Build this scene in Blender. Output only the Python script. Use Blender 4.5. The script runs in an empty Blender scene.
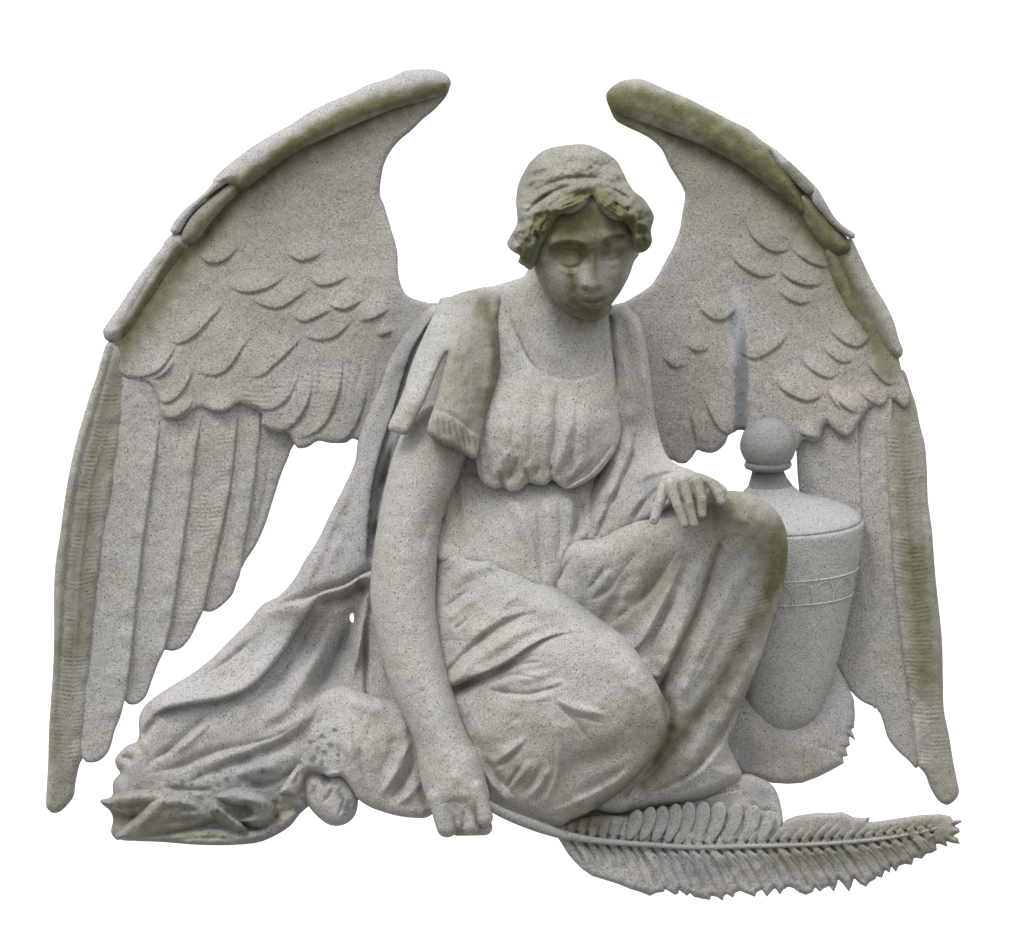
import bpy, math
import numpy as np
C = bpy.context.scene
col = C.collection

# ------------------------------------------------------------------ camera, sky, sun, exposure
S = 0.002                 # metres per traced unit (the statue is about 1.8 m wide)
D = 4600.0                # camera distance in the same units (9.2 m)
CX, CY = 512.0, 469.0
BASE_Z = 0.872            # height of the picture centre above the foot of the statue

cam_d = bpy.data.cameras.new('camera'); cam = bpy.data.objects.new('camera', cam_d); col.objects.link(cam)
cam.location = (0, -D*S, BASE_Z); cam.rotation_euler = (math.radians(90), 0, 0)
cam_d.sensor_width = 36; cam_d.lens = 36*D/1024.0; cam_d.clip_start = 0.1; cam_d.clip_end = 500
C.camera = cam

SUN_EL, SUN_AZ = 52, -38        # soft light from the upper left front
w = bpy.data.worlds.new('World'); C.world = w; w.use_nodes = True
nt = w.node_tree; nt.nodes.clear()
def N(t, kind, **k):
    n = t.nodes.new(kind)
    for a, b in k.items(): setattr(n, a, b)
    return n
out = N(nt, 'ShaderNodeOutputWorld'); bg = N(nt, 'ShaderNodeBackground')
tc = N(nt, 'ShaderNodeTexCoord'); sp = N(nt, 'ShaderNodeSeparateXYZ')
nt.links.new(tc.outputs['Generated'], sp.inputs[0])
# overcast sky in front: bright overhead, dim towards the ground
ramp = N(nt, 'ShaderNodeValToRGB')
mr = N(nt, 'ShaderNodeMapRange'); mr.inputs['From Min'].default_value = -1; mr.inputs['From Max'].default_value = 1
nt.links.new(sp.outputs['Z'], mr.inputs['Value']); nt.links.new(mr.outputs[0], ramp.inputs[0])
e = ramp.color_ramp.elements
e[0].position = 0.0; e[0].color = (0.40, 0.39, 0.36, 1)
e[1].position = 1.0; e[1].color = (1.7, 1.72, 1.75, 1)
a = e.new(0.46); a.color = (0.38, 0.385, 0.35, 1)
a = e.new(0.60); a.color = (0.85, 0.87, 0.86, 1)
a = e.new(0.80); a.color = (1.55, 1.58, 1.63, 1)
# plain white sky behind the statue
mr2 = N(nt, 'ShaderNodeMapRange'); mr2.inputs['From Min'].default_value = 0.45; mr2.inputs['From Max'].default_value = 0.75
nt.links.new(sp.outputs['Y'], mr2.inputs['Value'])
mx = N(nt, 'ShaderNodeMix', data_type='RGBA'); nt.links.new(mr2.outputs[0], mx.inputs['Factor'])
nt.links.new(ramp.outputs[0], mx.inputs[6]); mx.inputs[7].default_value = (1.2, 1.2, 1.2, 1)
nt.links.new(mx.outputs[2], bg.inputs['Color']); bg.inputs['Strength'].default_value = 1.0
nt.links.new(bg.outputs[0], out.inputs[0])

sd = bpy.data.lights.new('sun', 'SUN'); sun = bpy.data.objects.new('sun', sd); col.objects.link(sun)
sd.energy = 1.8; sd.angle = math.radians(22); sd.color = (1.0, 0.98, 0.94)
sun.rotation_euler = (math.radians(90-SUN_EL), 0, math.radians(SUN_AZ))
C.view_settings.view_transform = 'Standard'; C.view_settings.look = 'None'
C.view_settings.exposure = 0.06; C.view_settings.gamma = 1.0

# ------------------------------------------------------------------ stone
def stone(name, base=(0.385, 0.37, 0.345), alt=(0.335, 0.335, 0.335), pore=1.0):
    m = bpy.data.materials.new(name); m.use_nodes = True
    t = m.node_tree; t.nodes.clear(); L = t.links.new
    o = N(t, 'ShaderNodeOutputMaterial'); b = N(t, 'ShaderNodeBsdfPrincipled')
    b.inputs['Roughness'].default_value = 0.93; b.inputs['Specular IOR Level'].default_value = 0.15
    L(b.outputs[0], o.inputs[0])
    g = N(t, 'ShaderNodeNewGeometry'); P = g.outputs['Position']
    def noise(sc, det=3, rough=0.5):
        n = N(t, 'ShaderNodeTexNoise'); n.inputs['Scale'].default_value = sc; n.inputs['Detail'].default_value = det
        n.inputs['Roughness'].default_value = rough; L(P, n.inputs['Vector']); return n
    def rng(src, a, b2, c=0.0, d=1.0):
        r = N(t, 'ShaderNodeMapRange'); r.inputs['From Min'].default_value = a; r.inputs['From Max'].default_value = b2
        r.inputs['To Min'].default_value = c; r.inputs['To Max'].default_value = d; L(src, r.inputs['Value']); return r.outputs[0]
    def mix(f, A, B, mode='MIX'):
        x = N(t, 'ShaderNodeMix', data_type='RGBA', blend_type=mode)
        if isinstance(f, float): x.inputs['Factor'].default_value = f
        else: L(f, x.inputs['Factor'])
        for i, q in ((6, A), (7, B)):
            if isinstance(q, tuple): x.inputs[i].default_value = (*q, 1)
            else: L(q, x.inputs[i])
        return x.outputs[2]
    def mul(A, B):
        x = N(t, 'ShaderNodeMath', operation='MULTIPLY'); x.use_clamp = True
        for i, q in ((0, A), (1, B)):
            if isinstance(q, float): x.inputs[i].default_value = q
            else: L(q, x.inputs[i])
        return x.outputs[0]
    big = noise(4.5, 5, 0.6); med = noise(38, 4, 0.65); grain = noise(285, 2, 0.75); fine = noise(620, 1, 0.5)
    c = mix(rng(big.outputs['Fac'], 0.38, 0.62), base, alt)
    big2 = noise(11, 4, 0.6); c = mix(mul(rng(big2.outputs['Fac'], 0.48, 0.70), 0.5), c, (0.30, 0.27, 0.22))
    c = mix(mul(rng(med.outputs['Fac'], 0.45, 0.75), 0.45), c, (0.40, 0.375, 0.34))
    # mineral grains: light and dark
    c = mix(mul(rng(grain.outputs['Fac'], 0.50, 0.68), 0.50), c, (0.62, 0.60, 0.565))
    # algae, lichen and tone carried by the vertices, broken up by noise
    at = N(t, 'ShaderNodeAttribute', attribute_name='stain'); ss = N(t, 'ShaderNodeSeparateColor'); L(at.outputs['Color'], ss.inputs[0])
    br = N(t, 'ShaderNodeMath', operation='MULTIPLY_ADD'); L(grain.outputs['Fac'], br.inputs[0]); br.inputs[1].default_value = 0.9; br.inputs[2].default_value = 0.6
    br2 = N(t, 'ShaderNodeMath', operation='MULTIPLY_ADD'); L(med.outputs['Fac'], br2.inputs[0]); br2.inputs[1].default_value = 1.0; br2.inputs[2].default_value = 0.45
    al = mul(mul(ss.outputs[0], br.outputs[0]), br2.outputs[0])
    c = mix(al, c, (0.125, 0.120, 0.050))
    bl = mul(mul(ss.outputs[1], br.outputs[0]), br2.outputs[0])
    c = mix(bl, c, (0.13, 0.15, 0.165))
    li = mul(ss.outputs[2], br2.outputs[0])
    c = mix(li, c, (0.50, 0.50, 0.52))
    c = mix(mul(rng(grain.outputs['Fac'], 0.47, 0.33), 0.55), c, (0.12, 0.115, 0.105))
    c = mix(mul(rng(fine.outputs['Fac'], 0.52, 0.70), 0.25), c, (0.20, 0.195, 0.185))
    # dark pores
    vo = N(t, 'ShaderNodeTexVoronoi'); vo.inputs['Scale'].default_value = 175; L(P, vo.inputs['Vector'])
    sc = N(t, 'ShaderNodeSeparateColor'); L(vo.outputs['Color'], sc.inputs[0])
    pr = mul(rng(vo.outputs['Distance'], 0.30, 0.16), rng(sc.outputs[0], 0.76, 0.92))
    c = mix(mul(pr, 0.6*pore), c, (0.05, 0.05, 0.05))
    L(c, b.inputs['Base Color'])
    bp = N(t, 'ShaderNodeBump'); bp.inputs['Strength'].default_value = 0.6; bp.inputs['Distance'].default_value = 0.0022
    L(grain.outputs['Fac'], bp.inputs['Height'])
    bp2 = N(t, 'ShaderNodeBump'); bp2.inputs['Strength'].default_value = 0.5; bp2.inputs['Distance'].default_value = 0.006
    L(med.outputs['Fac'], bp2.inputs['Height']); L(bp2.outputs[0], bp.inputs['Normal'])
    bp3 = N(t, 'ShaderNodeBump'); bp3.inputs['Strength'].default_value = 0.7; bp3.inputs['Distance'].default_value = 0.003; bp3.invert = True
    L(pr, bp3.inputs['Height']); L(bp.outputs[0], bp3.inputs['Normal']); L(bp3.outputs[0], b.inputs['Normal'])
    return m
STONE = stone('weathered_stone', base=(0.392, 0.362, 0.348), alt=(0.355, 0.347, 0.358))
PALE = stone('pale_stone', base=(0.422, 0.395, 0.370), alt=(0.395, 0.383, 0.380))
WING = stone('brownish_stone', base=(0.345, 0.312, 0.285), alt=(0.32, 0.305, 0.298))
FEATHER = stone('feather_stone', base=(0.365, 0.345, 0.328), alt=(0.34, 0.333, 0.335))
DARK = stone('darkened_stone', base=(0.27, 0.255, 0.205), alt=(0.24, 0.225, 0.18), pore=1.0)
GREY = stone('grey_stone', base=(0.37, 0.36, 0.345), alt=(0.335, 0.335, 0.335), pore=0.7)

# ------------------------------------------------------------------ carving toolkit
def crm(P, closed=True, step=2.0):
    """Catmull-Rom curve through the traced points"""
    P = np.array(P, float); n = len(P)
    if closed: Q = np.vstack([P[-1], P, P[0], P[1]])
    else: Q = np.vstack([2*P[0]-P[1], P, 2*P[-1]-P[-2]])
    res = []
    for i in range(n if closed else n-1):
        p0, p1, p2, p3 = Q[i], Q[i+1], Q[i+2], Q[i+3]
        k = max(1, int(np.linalg.norm((p2-p1)[:2])/step))
        tt = (np.arange(k)/k)[:, None]
        res.append(0.5*((2*p1)+(-p0+p2)*tt+(2*p0-5*p1+4*p2-p3)*tt**2+(-p0+3*p1-3*p2+p3)*tt**3))
    R = np.vstack(res)
    if not closed: R = np.vstack([R, P[-1]])
    return R
def dense(P, closed=True, step=3.0):
    P = np.array(P, float)
    Q = np.vstack([P, P[:1]]) if closed else P
    res = []
    for p, q in zip(Q[:-1], Q[1:]):
        k = max(1, int(np.linalg.norm((q-p)[:2])/step)); tt = (np.arange(k)/k)[:, None]; res.append(p+(q-p)*tt)
    R = np.vstack(res)
    return R if closed else np.vstack([R, Q[-1]])
def inside(X, Y, P):
    r = np.zeros(X.shape, bool); n = len(P)
    for i in range(n):
        x0, y0 = P[i][:2]; x1, y1 = P[(i+1) % n][:2]
        if y0 == y1: continue
        lo, hi = min(y0, y1), max(y0, y1)
        k = (Y >= lo) & (Y < hi)
        if not k.any(): continue
        r[k] ^= X[k] < (x1-x0)*(Y[k]-y0)/(y1-y0)+x0
    return r
def edge(X, Y, P):
    best = np.full(X.shape, 1e18); nx = np.zeros(X.shape); ny = np.zeros(X.shape); n = len(P)
    for i in range(n):
        x0, y0 = P[i][:2]; x1, y1 = P[(i+1) % n][:2]
        dx, dy = x1-x0, y1-y0; l = dx*dx+dy*dy+1e-12
        t = np.clip(((X-x0)*dx+(Y-y0)*dy)/l, 0, 1)
        qx = x0+t*dx; qy = y0+t*dy; d = (X-qx)**2+(Y-qy)**2
        k = d < best
        best = np.where(k, d, best); nx = np.where(k, qx, nx); ny = np.where(k, qy, ny)
    return np.sqrt(best), nx, ny
def tps(cp):
    """smooth depth surface through (x, y, depth) control points"""
    A = np.array(cp, float); n = len(A)
    if n < 3: v = A[:, 2].mean(); return lambda X, Y: np.full(X.shape, v)
    xy = A[:, :2]/100
    def U(r2): return np.where(r2 > 1e-12, r2*np.log(r2+1e-12), 0)
    K = U(((xy[:, None]-xy[None])**2).sum(-1))+np.eye(n)*0.02
    Pm = np.hstack([np.ones((n, 1)), xy]); M = np.zeros((n+3, n+3)); M[:n, :n] = K; M[:n, n:] = Pm; M[n:, :n] = Pm.T
    s = np.linalg.solve(M, np.concatenate([A[:, 2], np.zeros(3)]))
    def f(X, Y):
        x = X/100; y = Y/100; z = s[n]+s[n+1]*x+s[n+2]*y
        for i in range(n): z = z+s[i]*U((x-xy[i, 0])**2+(y-xy[i, 1])**2)
        return z
    return f
_rs = np.random.RandomState(7); _lat = _rs.rand(256, 256)
def vn(X, Y, s, o=0):
    x = X/s+o*17.3+500; y = Y/s+o*9.1+500
    xi = np.floor(x).astype(int); yi = np.floor(y).astype(int); fx = x-xi; fy = y-yi
    fx = fx*fx*(3-2*fx); fy = fy*fy*(3-2*fy)
    g = lambda a, b: _lat[a % 256, b % 256]
    return (g(xi, yi)*(1-fx)+g(xi+1, yi)*fx)*(1-fy)+(g(xi, yi+1)*(1-fx)+g(xi+1, yi+1)*fx)*fy-0.5
def prof(t): t = np.clip(t, 0, 1); return np.sqrt(np.maximum(0, 1-(1-t)**2))
def to_world(px, py, z):
    k = (D-z)/D
    return np.stack([(px-CX)*k*S, -z*S, (CY-py)*k*S+BASE_Z], -1)
MB = {}
def link(name, verts, faces, mat, parent, stain=None, smooth=True):
    me = bpy.data.meshes.new(name)
    nv, nf = len(verts), len(faces)
    faces = np.asarray(faces)
    me.vertices.add(nv); me.vertices.foreach_set('co', np.asarray(verts, np.float32).ravel())
    k = faces.shape[1]
    me.loops.add(nf*k); me.loops.foreach_set('vertex_index', faces.astype(np.int32).ravel())
    me.polygons.add(nf); me.polygons.foreach_set('loop_start', np.arange(0, nf*k, k, dtype=np.int32))
    me.polygons.foreach_set('loop_total', np.full(nf, k, np.int32))
    me.polygons.foreach_set('use_smooth', np.full(nf, smooth, bool))
    me.update(calc_edges=True)
    if stain is not None:
        at = me.color_attributes.new('stain', 'FLOAT_COLOR', 'POINT')
        cc = np.ones((nv, 4), np.float32); cc[:, :3] = stain; at.data.foreach_set('color', cc.ravel())
    me.materials.append(mat)
    o = bpy.data.objects.new(name, me); col.objects.link(o)
    if parent is not None: o.parent = parent
    return o

class Carve:
    """one carved piece: an outline with depth, thickness and rounded edges, then ridges and hollows cut into it"""
    def __init__(s, bbox, h=1.0):
        s.h = h; x0, y0, x1, y1 = bbox
        xs = np.arange(x0-2*h, x1+3*h, h); ys = np.arange(y0-2*h, y1+3*h, h)
        s.X, s.Y = np.meshgrid(xs, ys); s.sd = np.full(s.X.shape, -1e9); s.H = np.full(s.X.shape, -1e9)
        s.nx = s.X.copy(); s.ny = s.Y.copy(); s.st = np.zeros(s.X.shape+(3,)); s.Rt = np.full(s.X.shape, 10.0)
    @classmethod
    def of(cls, poly, base, R=10, T=10, h=1.0, smooth=True, **k):
        P = crm(poly, True, 2.5) if smooth else dense(poly)
        s = cls((P[:, 0].min(), P[:, 1].min(), P[:, 0].max(), P[:, 1].max()), h)
        s.layer(P, base, R, T, raw=True, **k); return s
    def layer(s, poly, base, R=10, T=10, raw=False, sm=0.0, flat=0.0):
        P = poly if raw else crm(poly, True, 2.5)
        b = base if callable(base) else tps(base if isinstance(base, list) else [(0, 0, base)])
        m = 60
        k = (s.X > P[:, 0].min()-m) & (s.X < P[:, 0].max()+m) & (s.Y > P[:, 1].min()-m) & (s.Y < P[:, 1].max()+m)
        X, Y = s.X[k], s.Y[k]
        d, nx, ny = edge(X, Y, P); sd = np.where(inside(X, Y, P), d, -d)
        z = b(X, Y)-T*(1-prof(np.maximum(sd, 0)/R))
        zz = np.full(s.X.shape, -1e9); zz[k] = np.where(sd > -s.h*1.2, z, -1e9)
        S2 = np.full(s.X.shape, -1e9); S2[k] = sd
        up = S2 > s.sd
        NX = s.X.copy(); NY = s.Y.copy(); NX[k] = nx; NY[k] = ny
        s.nx = np.where(up, NX, s.nx); s.ny = np.where(up, NY, s.ny); s.sd = np.maximum(s.sd, S2)
        if sm > 0:
            both = (zz > -1e8) & (s.H > -1e8); d_ = np.clip(0.5+0.5*(zz-s.H)/sm, 0, 1)
            mixd = s.H*(1-d_)+zz*d_+sm*d_*(1-d_)
            s.H = np.where(both, mixd, np.maximum(s.H, zz))
        else: s.H = np.maximum(s.H, zz)
        return s
    def hole(s, poly):
        P = crm(poly, True, 1.0); d, nx, ny = edge(s.X, s.Y, P); sd = np.where(inside(s.X, s.Y, P), -d, d)
        k = sd < s.sd; s.nx = np.where(k, nx, s.nx); s.ny = np.where(k, ny, s.ny); s.sd = np.minimum(s.sd, sd); return s
    def _seg(s, pts, m):
        P = crm(pts, False, 3.0) if len(pts) > 2 else dense(pts, False, 4.0)
        k = (s.X > P[:, 0].min()-m) & (s.X < P[:, 0].max()+m) & (s.Y > P[:, 1].min()-m) & (s.Y < P[:, 1].max()+m)
        if not k.any(): return None
        X, Y = s.X[k], s.Y[k]; best = np.full(X.shape, 1e18); sg = np.ones(X.shape); tt = np.zeros(X.shape); n = len(P)-1
        for i in range(n):
            x0, y0 = P[i][:2]; x1, y1 = P[i+1][:2]; dx, dy = x1-x0, y1-y0; l = dx*dx+dy*dy+1e-12
            t = np.clip(((X-x0)*dx+(Y-y0)*dy)/l, 0, 1); d = (X-x0-t*dx)**2+(Y-y0-t*dy)**2
            q = d < best; cr = dx*(Y-y0)-dy*(X-x0)
            best = np.where(q, d, best); sg = np.where(q, np.sign(cr), sg); tt = np.where(q, (i+t)/n, tt)
        return k, np.sqrt(best), sg, tt
    def ridge(s, pts, amp, w1, w2=None, taper=(0.25, 0.25), kind='g'):
        """w1: width on the right-hand side of travel as seen in the picture, w2: on the left-hand side"""
        w2 = w1 if w2 is None else w2
        r = s._seg(pts, 3.2*max(w1, w2))
        if r is None: return s
        k, d, sg, t = r; w_ = np.where(sg > 0, w1, w2)
        if len(taper) < 3: taper = tuple(0.0 if q_ < 0.06 else max(q_, 0.34) for q_ in taper)
        e_ = np.ones_like(t)
        if taper[0] > 0: e_ *= np.clip(t/taper[0], 0, 1)
        if taper[1] > 0: e_ *= np.clip((1-t)/taper[1], 0, 1)
        w_ = w_*(0.55+0.45*e_)
        a = amp if isinstance(amp, (tuple, list)) or abs(amp) < 2.4 else amp*(0.85+0.7*vn(s.X[k], s.Y[k], 13, 41))
        if isinstance(amp, (tuple, list)): a = np.interp(t, np.linspace(0, 1, len(amp)), amp)
        f = np.exp(-(d/w_)**2)
        if not isinstance(amp, (tuple, list)) and amp < 0: f = 0.55*f+0.45*np.exp(-d/(w_*0.45))
        tp = np.ones_like(t)
        if taper[0] > 0: tp *= np.clip(t/taper[0], 0, 1)
        if taper[1] > 0: tp *= np.clip((1-t)/taper[1], 0, 1)
        tp = tp*tp*(3-2*tp)
        s.H[k] += a*f*tp; return s
    def lip(s, pts, amp, wide, drop=1.6, side=1, taper=(0.2, 0.2)):
        """overlapping edge: slow rise on one side (side=1 right of travel), abrupt fall and small groove on the other"""
        r = s._seg(pts, 3*wide)
        if r is None: return s
        k, d, sg, t = r; q = sg*side
        tp = np.ones_like(t)
        if taper[0] > 0: tp *= np.clip(t/taper[0], 0, 1)
        if taper[1] > 0: tp *= np.clip((1-t)/taper[1], 0, 1)
        tp = tp*tp*(3-2*tp)
        f = np.where(q > 0, np.exp(-(d/wide)**2)*(1-np.exp(-(d/drop+0.6)**2)*0.5), -0.5*np.exp(-(d/(drop*2.2))**2))
        s.H[k] += amp*f*tp; return s
    def bump(s, cx, cy, rx, ry, amp, rot=0):
        c, n = math.cos(math.radians(rot)), math.sin(math.radians(rot))
        x = (s.X-cx)*c+(s.Y-cy)*n; y = -(s.X-cx)*n+(s.Y-cy)*c
        s.H += amp*np.exp(-(x/rx)**2-(y/ry)**2); return s
    def capsule(s, p, q, r0, r1, z0, z1, sm=2.0, own=True):
        """finger-like rounded limb from p to q"""
        x0, y0 = p; x1, y1 = q; dx, dy = x1-x0, y1-y0; l = dx*dx+dy*dy+1e-9
        t = np.clip(((s.X-x0)*dx+(s.Y-y0)*dy)/l, 0, 1); qx = x0+t*dx; qy = y0+t*dy
        d = np.hypot(s.X-qx, s.Y-qy); r = r0+(r1-r0)*t; z = z0+(z1-z0)*t
        zz = np.where(d < r+s.h*1.2, z+np.sqrt(np.maximum(0, 1-(np.minimum(d, r)/r)**2))*r, -1e9)
        if own:
            S2 = r-d; up = S2 > s.sd; dn = np.maximum(d, 1e-6)
            s.nx = np.where(up, qx+(s.X-qx)/dn*r, s.nx); s.ny = np.where(up, qy+(s.Y-qy)/dn*r, s.ny); s.sd = np.maximum(s.sd, S2)
        both = (zz > -1e8) & (s.H > -1e8); d_ = np.clip(0.5+0.5*(zz-s.H)/sm, 0, 1)
        s.H = np.where(both, s.H*(1-d_)+zz*d_+sm*d_*(1-d_), np.maximum(s.H, zz)); return s
    def stain(s, ch, pts, amt, wd, pw=2):
        if len(pts) == 1:
            x, y = pts[0]; s.st[..., ch] += amt*np.exp(-(((s.X-x)**2+(s.Y-y)**2)/wd**2*(1+1.6*vn(s.X, s.Y, 3.5, 33)))**(2 if wd < 6 else 1)); return s
        r = s._seg(pts, 3*wd)
        if r is None: return s
        k, d, sg, t = r; s.st[..., ch][k] += amt*np.exp(-(d/(wd*(1+0.5*vn(s.X[k], s.Y[k], 7, 31))))**pw); return s
    def grainflow(s, amp, wx, wy, rot=0, o=0, mask=1.0):
        c, n = math.cos(math.radians(rot)), math.sin(math.radians(rot))
        u = s.X*c+s.Y*n+3*vn(s.X, s.Y, 30, o+2); v = -s.X*n+s.Y*c
        q = vn(u*60/wx, v*60/wy, 60, o)*2; s.H += amp*(q-0.6*np.abs(q))*mask; return s
    def fan(s, cx, cy, amp, k, o=0, mask=1.0):
        r_ = np.hypot(s.X-cx, s.Y-cy); t_ = np.arctan2(s.Y-cy, s.X-cx)
        q = vn(t_*k*10+0.03*r_, r_/6, 10, o)*2; s.H += amp*(q-0.6*np.abs(q))*np.clip(r_/60, 0, 1)*mask; return s
    def rough(s, a=1.0, b=0.5, o=0):
        s.H += a*vn(s.X, s.Y, 26, o)*2+b*vn(s.X, s.Y, 8, o+3)*2; return s
    def build(s, name, parent, thick=30, mat=None, R=None):
        h = s.h; ok = s.sd > -0.7*h
        q = ok[:-1, :-1] & ok[1:, :-1] & ok[:-1, 1:] & ok[1:, 1:]
        cnt = np.zeros(s.X.shape, int)
        for a in (0, 1):
            for b in (0, 1): cnt[a:a+q.shape[0], b:b+q.shape[1]] += q
        used = cnt > 0; bd = used & (cnt < 4)
        X = np.where(bd, s.nx, s.X); Y = np.where(bd, s.ny, s.Y)
        d = np.where(bd, 0, np.maximum(s.sd, 0.15*h)); R = R or thick*0.6
        F = s.H; G = F-thick*prof(d/R)
        iF = np.full(s.X.shape, -1); iF[used] = np.arange(used.sum()); nF = used.sum()
        inn = used & ~bd; iB = iF.copy(); iB[inn] = nF+np.arange(inn.sum())
        V = np.vstack([to_world(X[used], Y[used], F[used]), to_world(X[inn], Y[inn], G[inn])])
        st = np.clip(np.vstack([s.st[used], s.st[inn]]), 0, 1)
        j, i = np.nonzero(q)
        f1 = np.stack([iF[j, i], iF[j+1, i], iF[j+1, i+1], iF[j, i+1]], -1)
        f2 = np.stack([iB[j, i], iB[j, i+1], iB[j+1, i+1], iB[j+1, i]], -1)
        bad = (f1 == f2[:, [0, 3, 2, 1]]).all(1)
        return link(name, V, np.vstack([f1, f2[~bad]]), mat or STONE, parent, st)

def tube(name, pts, parent, mat=None, stain=(0, 0, 0), seg=12, flat=1.0):
    """tapered rod through (x, y, depth, radius) points"""
    P = crm(pts, False, 3.0); n = len(P); V = []; a = np.linspace(0, 2*math.pi, seg, endpoint=False)
    tg = np.gradient(P[:, :2], axis=0); tg /= np.linalg.norm(tg, axis=1)[:, None]+1e-9
    for i in range(n):
        r = P[i, 3]; nx, ny = -tg[i, 1], tg[i, 0]
        V.append(np.stack([P[i, 0]+nx*r*np.cos(a), P[i, 1]+ny*r*np.cos(a), P[i, 2]+r*flat*np.sin(a)], -1))
    V = np.vstack(V); V = to_world(V[:, 0], V[:, 1], V[:, 2]); F = []
    for i in range(n-1):
        for k in range(seg): F.append((i*seg+k, i*seg+(k+1) % seg, (i+1)*seg+(k+1) % seg, (i+1)*seg+k))
    return link(name, V, np.array(F), mat or STONE, parent, np.tile(stain, (len(V), 1)))

# ------------------------------------------------------------------ the statue
angel = bpy.data.objects.new('angel_statue', None); col.objects.link(angel)
angel['label'] = 'weathered grey stone angel with spread wings, seated beside an urn and holding a palm frond'
angel['category'] = 'statue'
ROOT = angel

# ---- wings --------------------------------------------------------------
A_, B_, L_ = 0, 1, 2       # stain channels: green algae, blue-grey lichen and darker tone, pale bloom and lighter tone
def scallops(c, arcs, amp=2.5, wide=11, side=-1):
    for p in arcs:
        a_, b_ = np.array(p[0], float), np.array(p[-1], float); m_ = np.array(p[len(p)//2], float); e_ = (a_+b_)/2
        L_ = max(8.0, np.linalg.norm(b_-a_)); q_ = m_*0.45+e_*0.55+np.array([0, -2.0])
        c.bump(q_[0], q_[1], L_*0.42, L_*0.34, 2.4, math.degrees(math.atan2(b_[1]-a_[1], b_[0]-a_[0])))
    for i, p in enumerate(arcs): c.lip(p, amp*(0.8+0.4*_lat[i, 3]), wide, 1.7, side, (0.38, 0.38))
def barbs(c, ax, amp=0.7, per=4.6):
    """fine carved barbs across a feather: ax gives the shaft line"""
    r = c._seg(ax, 26)
    k, d, sg, t = r; y = c.Y[k]
    f = np.clip(1-d/20, 0, 1)**0.5*np.clip(d/2.5, 0, 1)
    ph = vn(c.X[k], c.Y[k], 30, 5)*5
    c.H[k] += amp*np.sin(2*math.pi*(y+0.12*d+ph)/per)*f*np.clip(0.45+1.5*vn(c.X[k], c.Y[k], 11, 9), 0, 1.2)

# viewer's left wing
wl_outer = [(451,84),(447,75),(436,70),(420,69),(405,71),(390,78),(370,84),(352,93),(330,102),(310,112),(290,125),(270,136),(252,147),(240,156),(228,165),(216,176)]
plate = Carve.of([(449,86),(440,76),(420,74),(390,82),(352,97),(310,116),(270,140),(240,160),(215,184),(190,212),(172,236),(155,264),(130,298),(112,330),(108,352),(116,370),(128,378),
    (150,384),(158,402),(162,416),(172,420),(184,418),(194,410),(204,408),(214,413),(226,412),(238,404),(250,407),(262,414),(262,426),(276,432),(288,433),(292,440),(298,448),(308,447),(318,441),(330,443),(345,443),(357,440),
    (380,470),(420,480),(470,420),(480,330),(462,300),(440,303),(425,302),(408,296),(401,285),(398,270),(397,250),(390,225),(384,205),(380,195),(381,180),(384,165),(390,152),(400,140),(412,130),(422,120),(433,111),(440,104),(447,95)],
    [(440,85,16),(300,150,8),(200,240,8),(130,340,16),(390,200,6),(300,250,8),(160,400,19),(230,405,16),(300,400,15),(420,330,24),(440,420,26),(350,430,14)], R=6, T=5, h=1.1)
plate.rough(1.5, 0.35, 1)
plate.ridge([(436,92),(390,108),(340,130),(290,158),(250,186),(215,222),(185,262),(150,320)], -5, 16, 10, (0.1,0.1))
scallops(plate, [
 [(166,334),(170,340),(179,344),(195,336),(210,320),(227,301)], [(126,371),(132,376),(142,377),(160,370),(173,352),(179,339)], [(148,378),(158,378),(168,371),(176,358)],
 [(153,392),(157,399),(166,403),(179,396),(190,379),(194,366)], [(162,412),(167,417),(176,418),(188,410),(195,396)],
 [(193,365),(198,371),(206,375),(218,375),(230,367),(242,349),(253,334)], [(239,374),(250,377),(262,376),(274,366),(292,349),(308,333)], [(203,405),(212,411),(226,411),(240,404)],
 [(243,388),(247,398),(256,407),(270,410),(286,401),(297,380),(302,364)], [(262,423),(272,429),(286,430),(300,418),(309,399),(313,374)], [(284,433),(294,437),(306,437),(324,426),(336,402),(342,376),(342,348)],
 [(310,441),(330,443),(344,440),(356,426),(364,404),(369,380)],
 [(226,281),(232,288),(240,292),(256,292),(274,285),(290,272)], [(248,291),(253,300),(263,306),(280,308),(297,298),(316,284)], [(289,311),(295,318),(304,322),(318,317),(337,307)],
 [(300,331),(306,337),(316,340),(333,338),(347,327),(357,317)], [(306,275),(313,282),(322,286),(336,283),(352,274)], [(325,299),(331,306),(338,309),(348,309),(366,298)],
 [(356,321),(366,321),(376,318),(392,308)], [(375,334),(381,336),(388,334),(394,330)], [(286,250),(292,257),(301,261),(314,258),(326,250)], [(196,250),(206,262),(222,262),(242,246)]], amp=2.6, wide=12)
for p in ([(322,350),(320,380),(314,404)], [(350,350),(349,380),(343,405)], [(364,340),(361,370),(352,400)], [(380,345),(376,380),(368,410)], [(295,360),(292,385),(284,400)]):
    plate.ridge(p, -1.3, 2.5)
# soft carved barbs on the lower coverts
barbs(plate, [(262,400),(300,400),(330,380)], 0.5, 5)
plate.stain(A_, [(436,88),(390,104),(340,127),(290,153),(250,180),(215,215),(190,250),(160,300),(120,352)], 0.75, 15)
plate.stain(A_, [(420,110),(360,150),(300,180),(240,230)], 0.24, 45)
plate.stain(B_, [(405,320),(380,400),(370,440)], 0.35, 28)
plate.stain(A_, [(300,290),(210,330)], 0.10, 60)
wingL = plate.build('wing', ROOT, 26, WING)
wingL['label'] = "wing on the viewer's left, spread wide with long trailing flight feathers"

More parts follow.
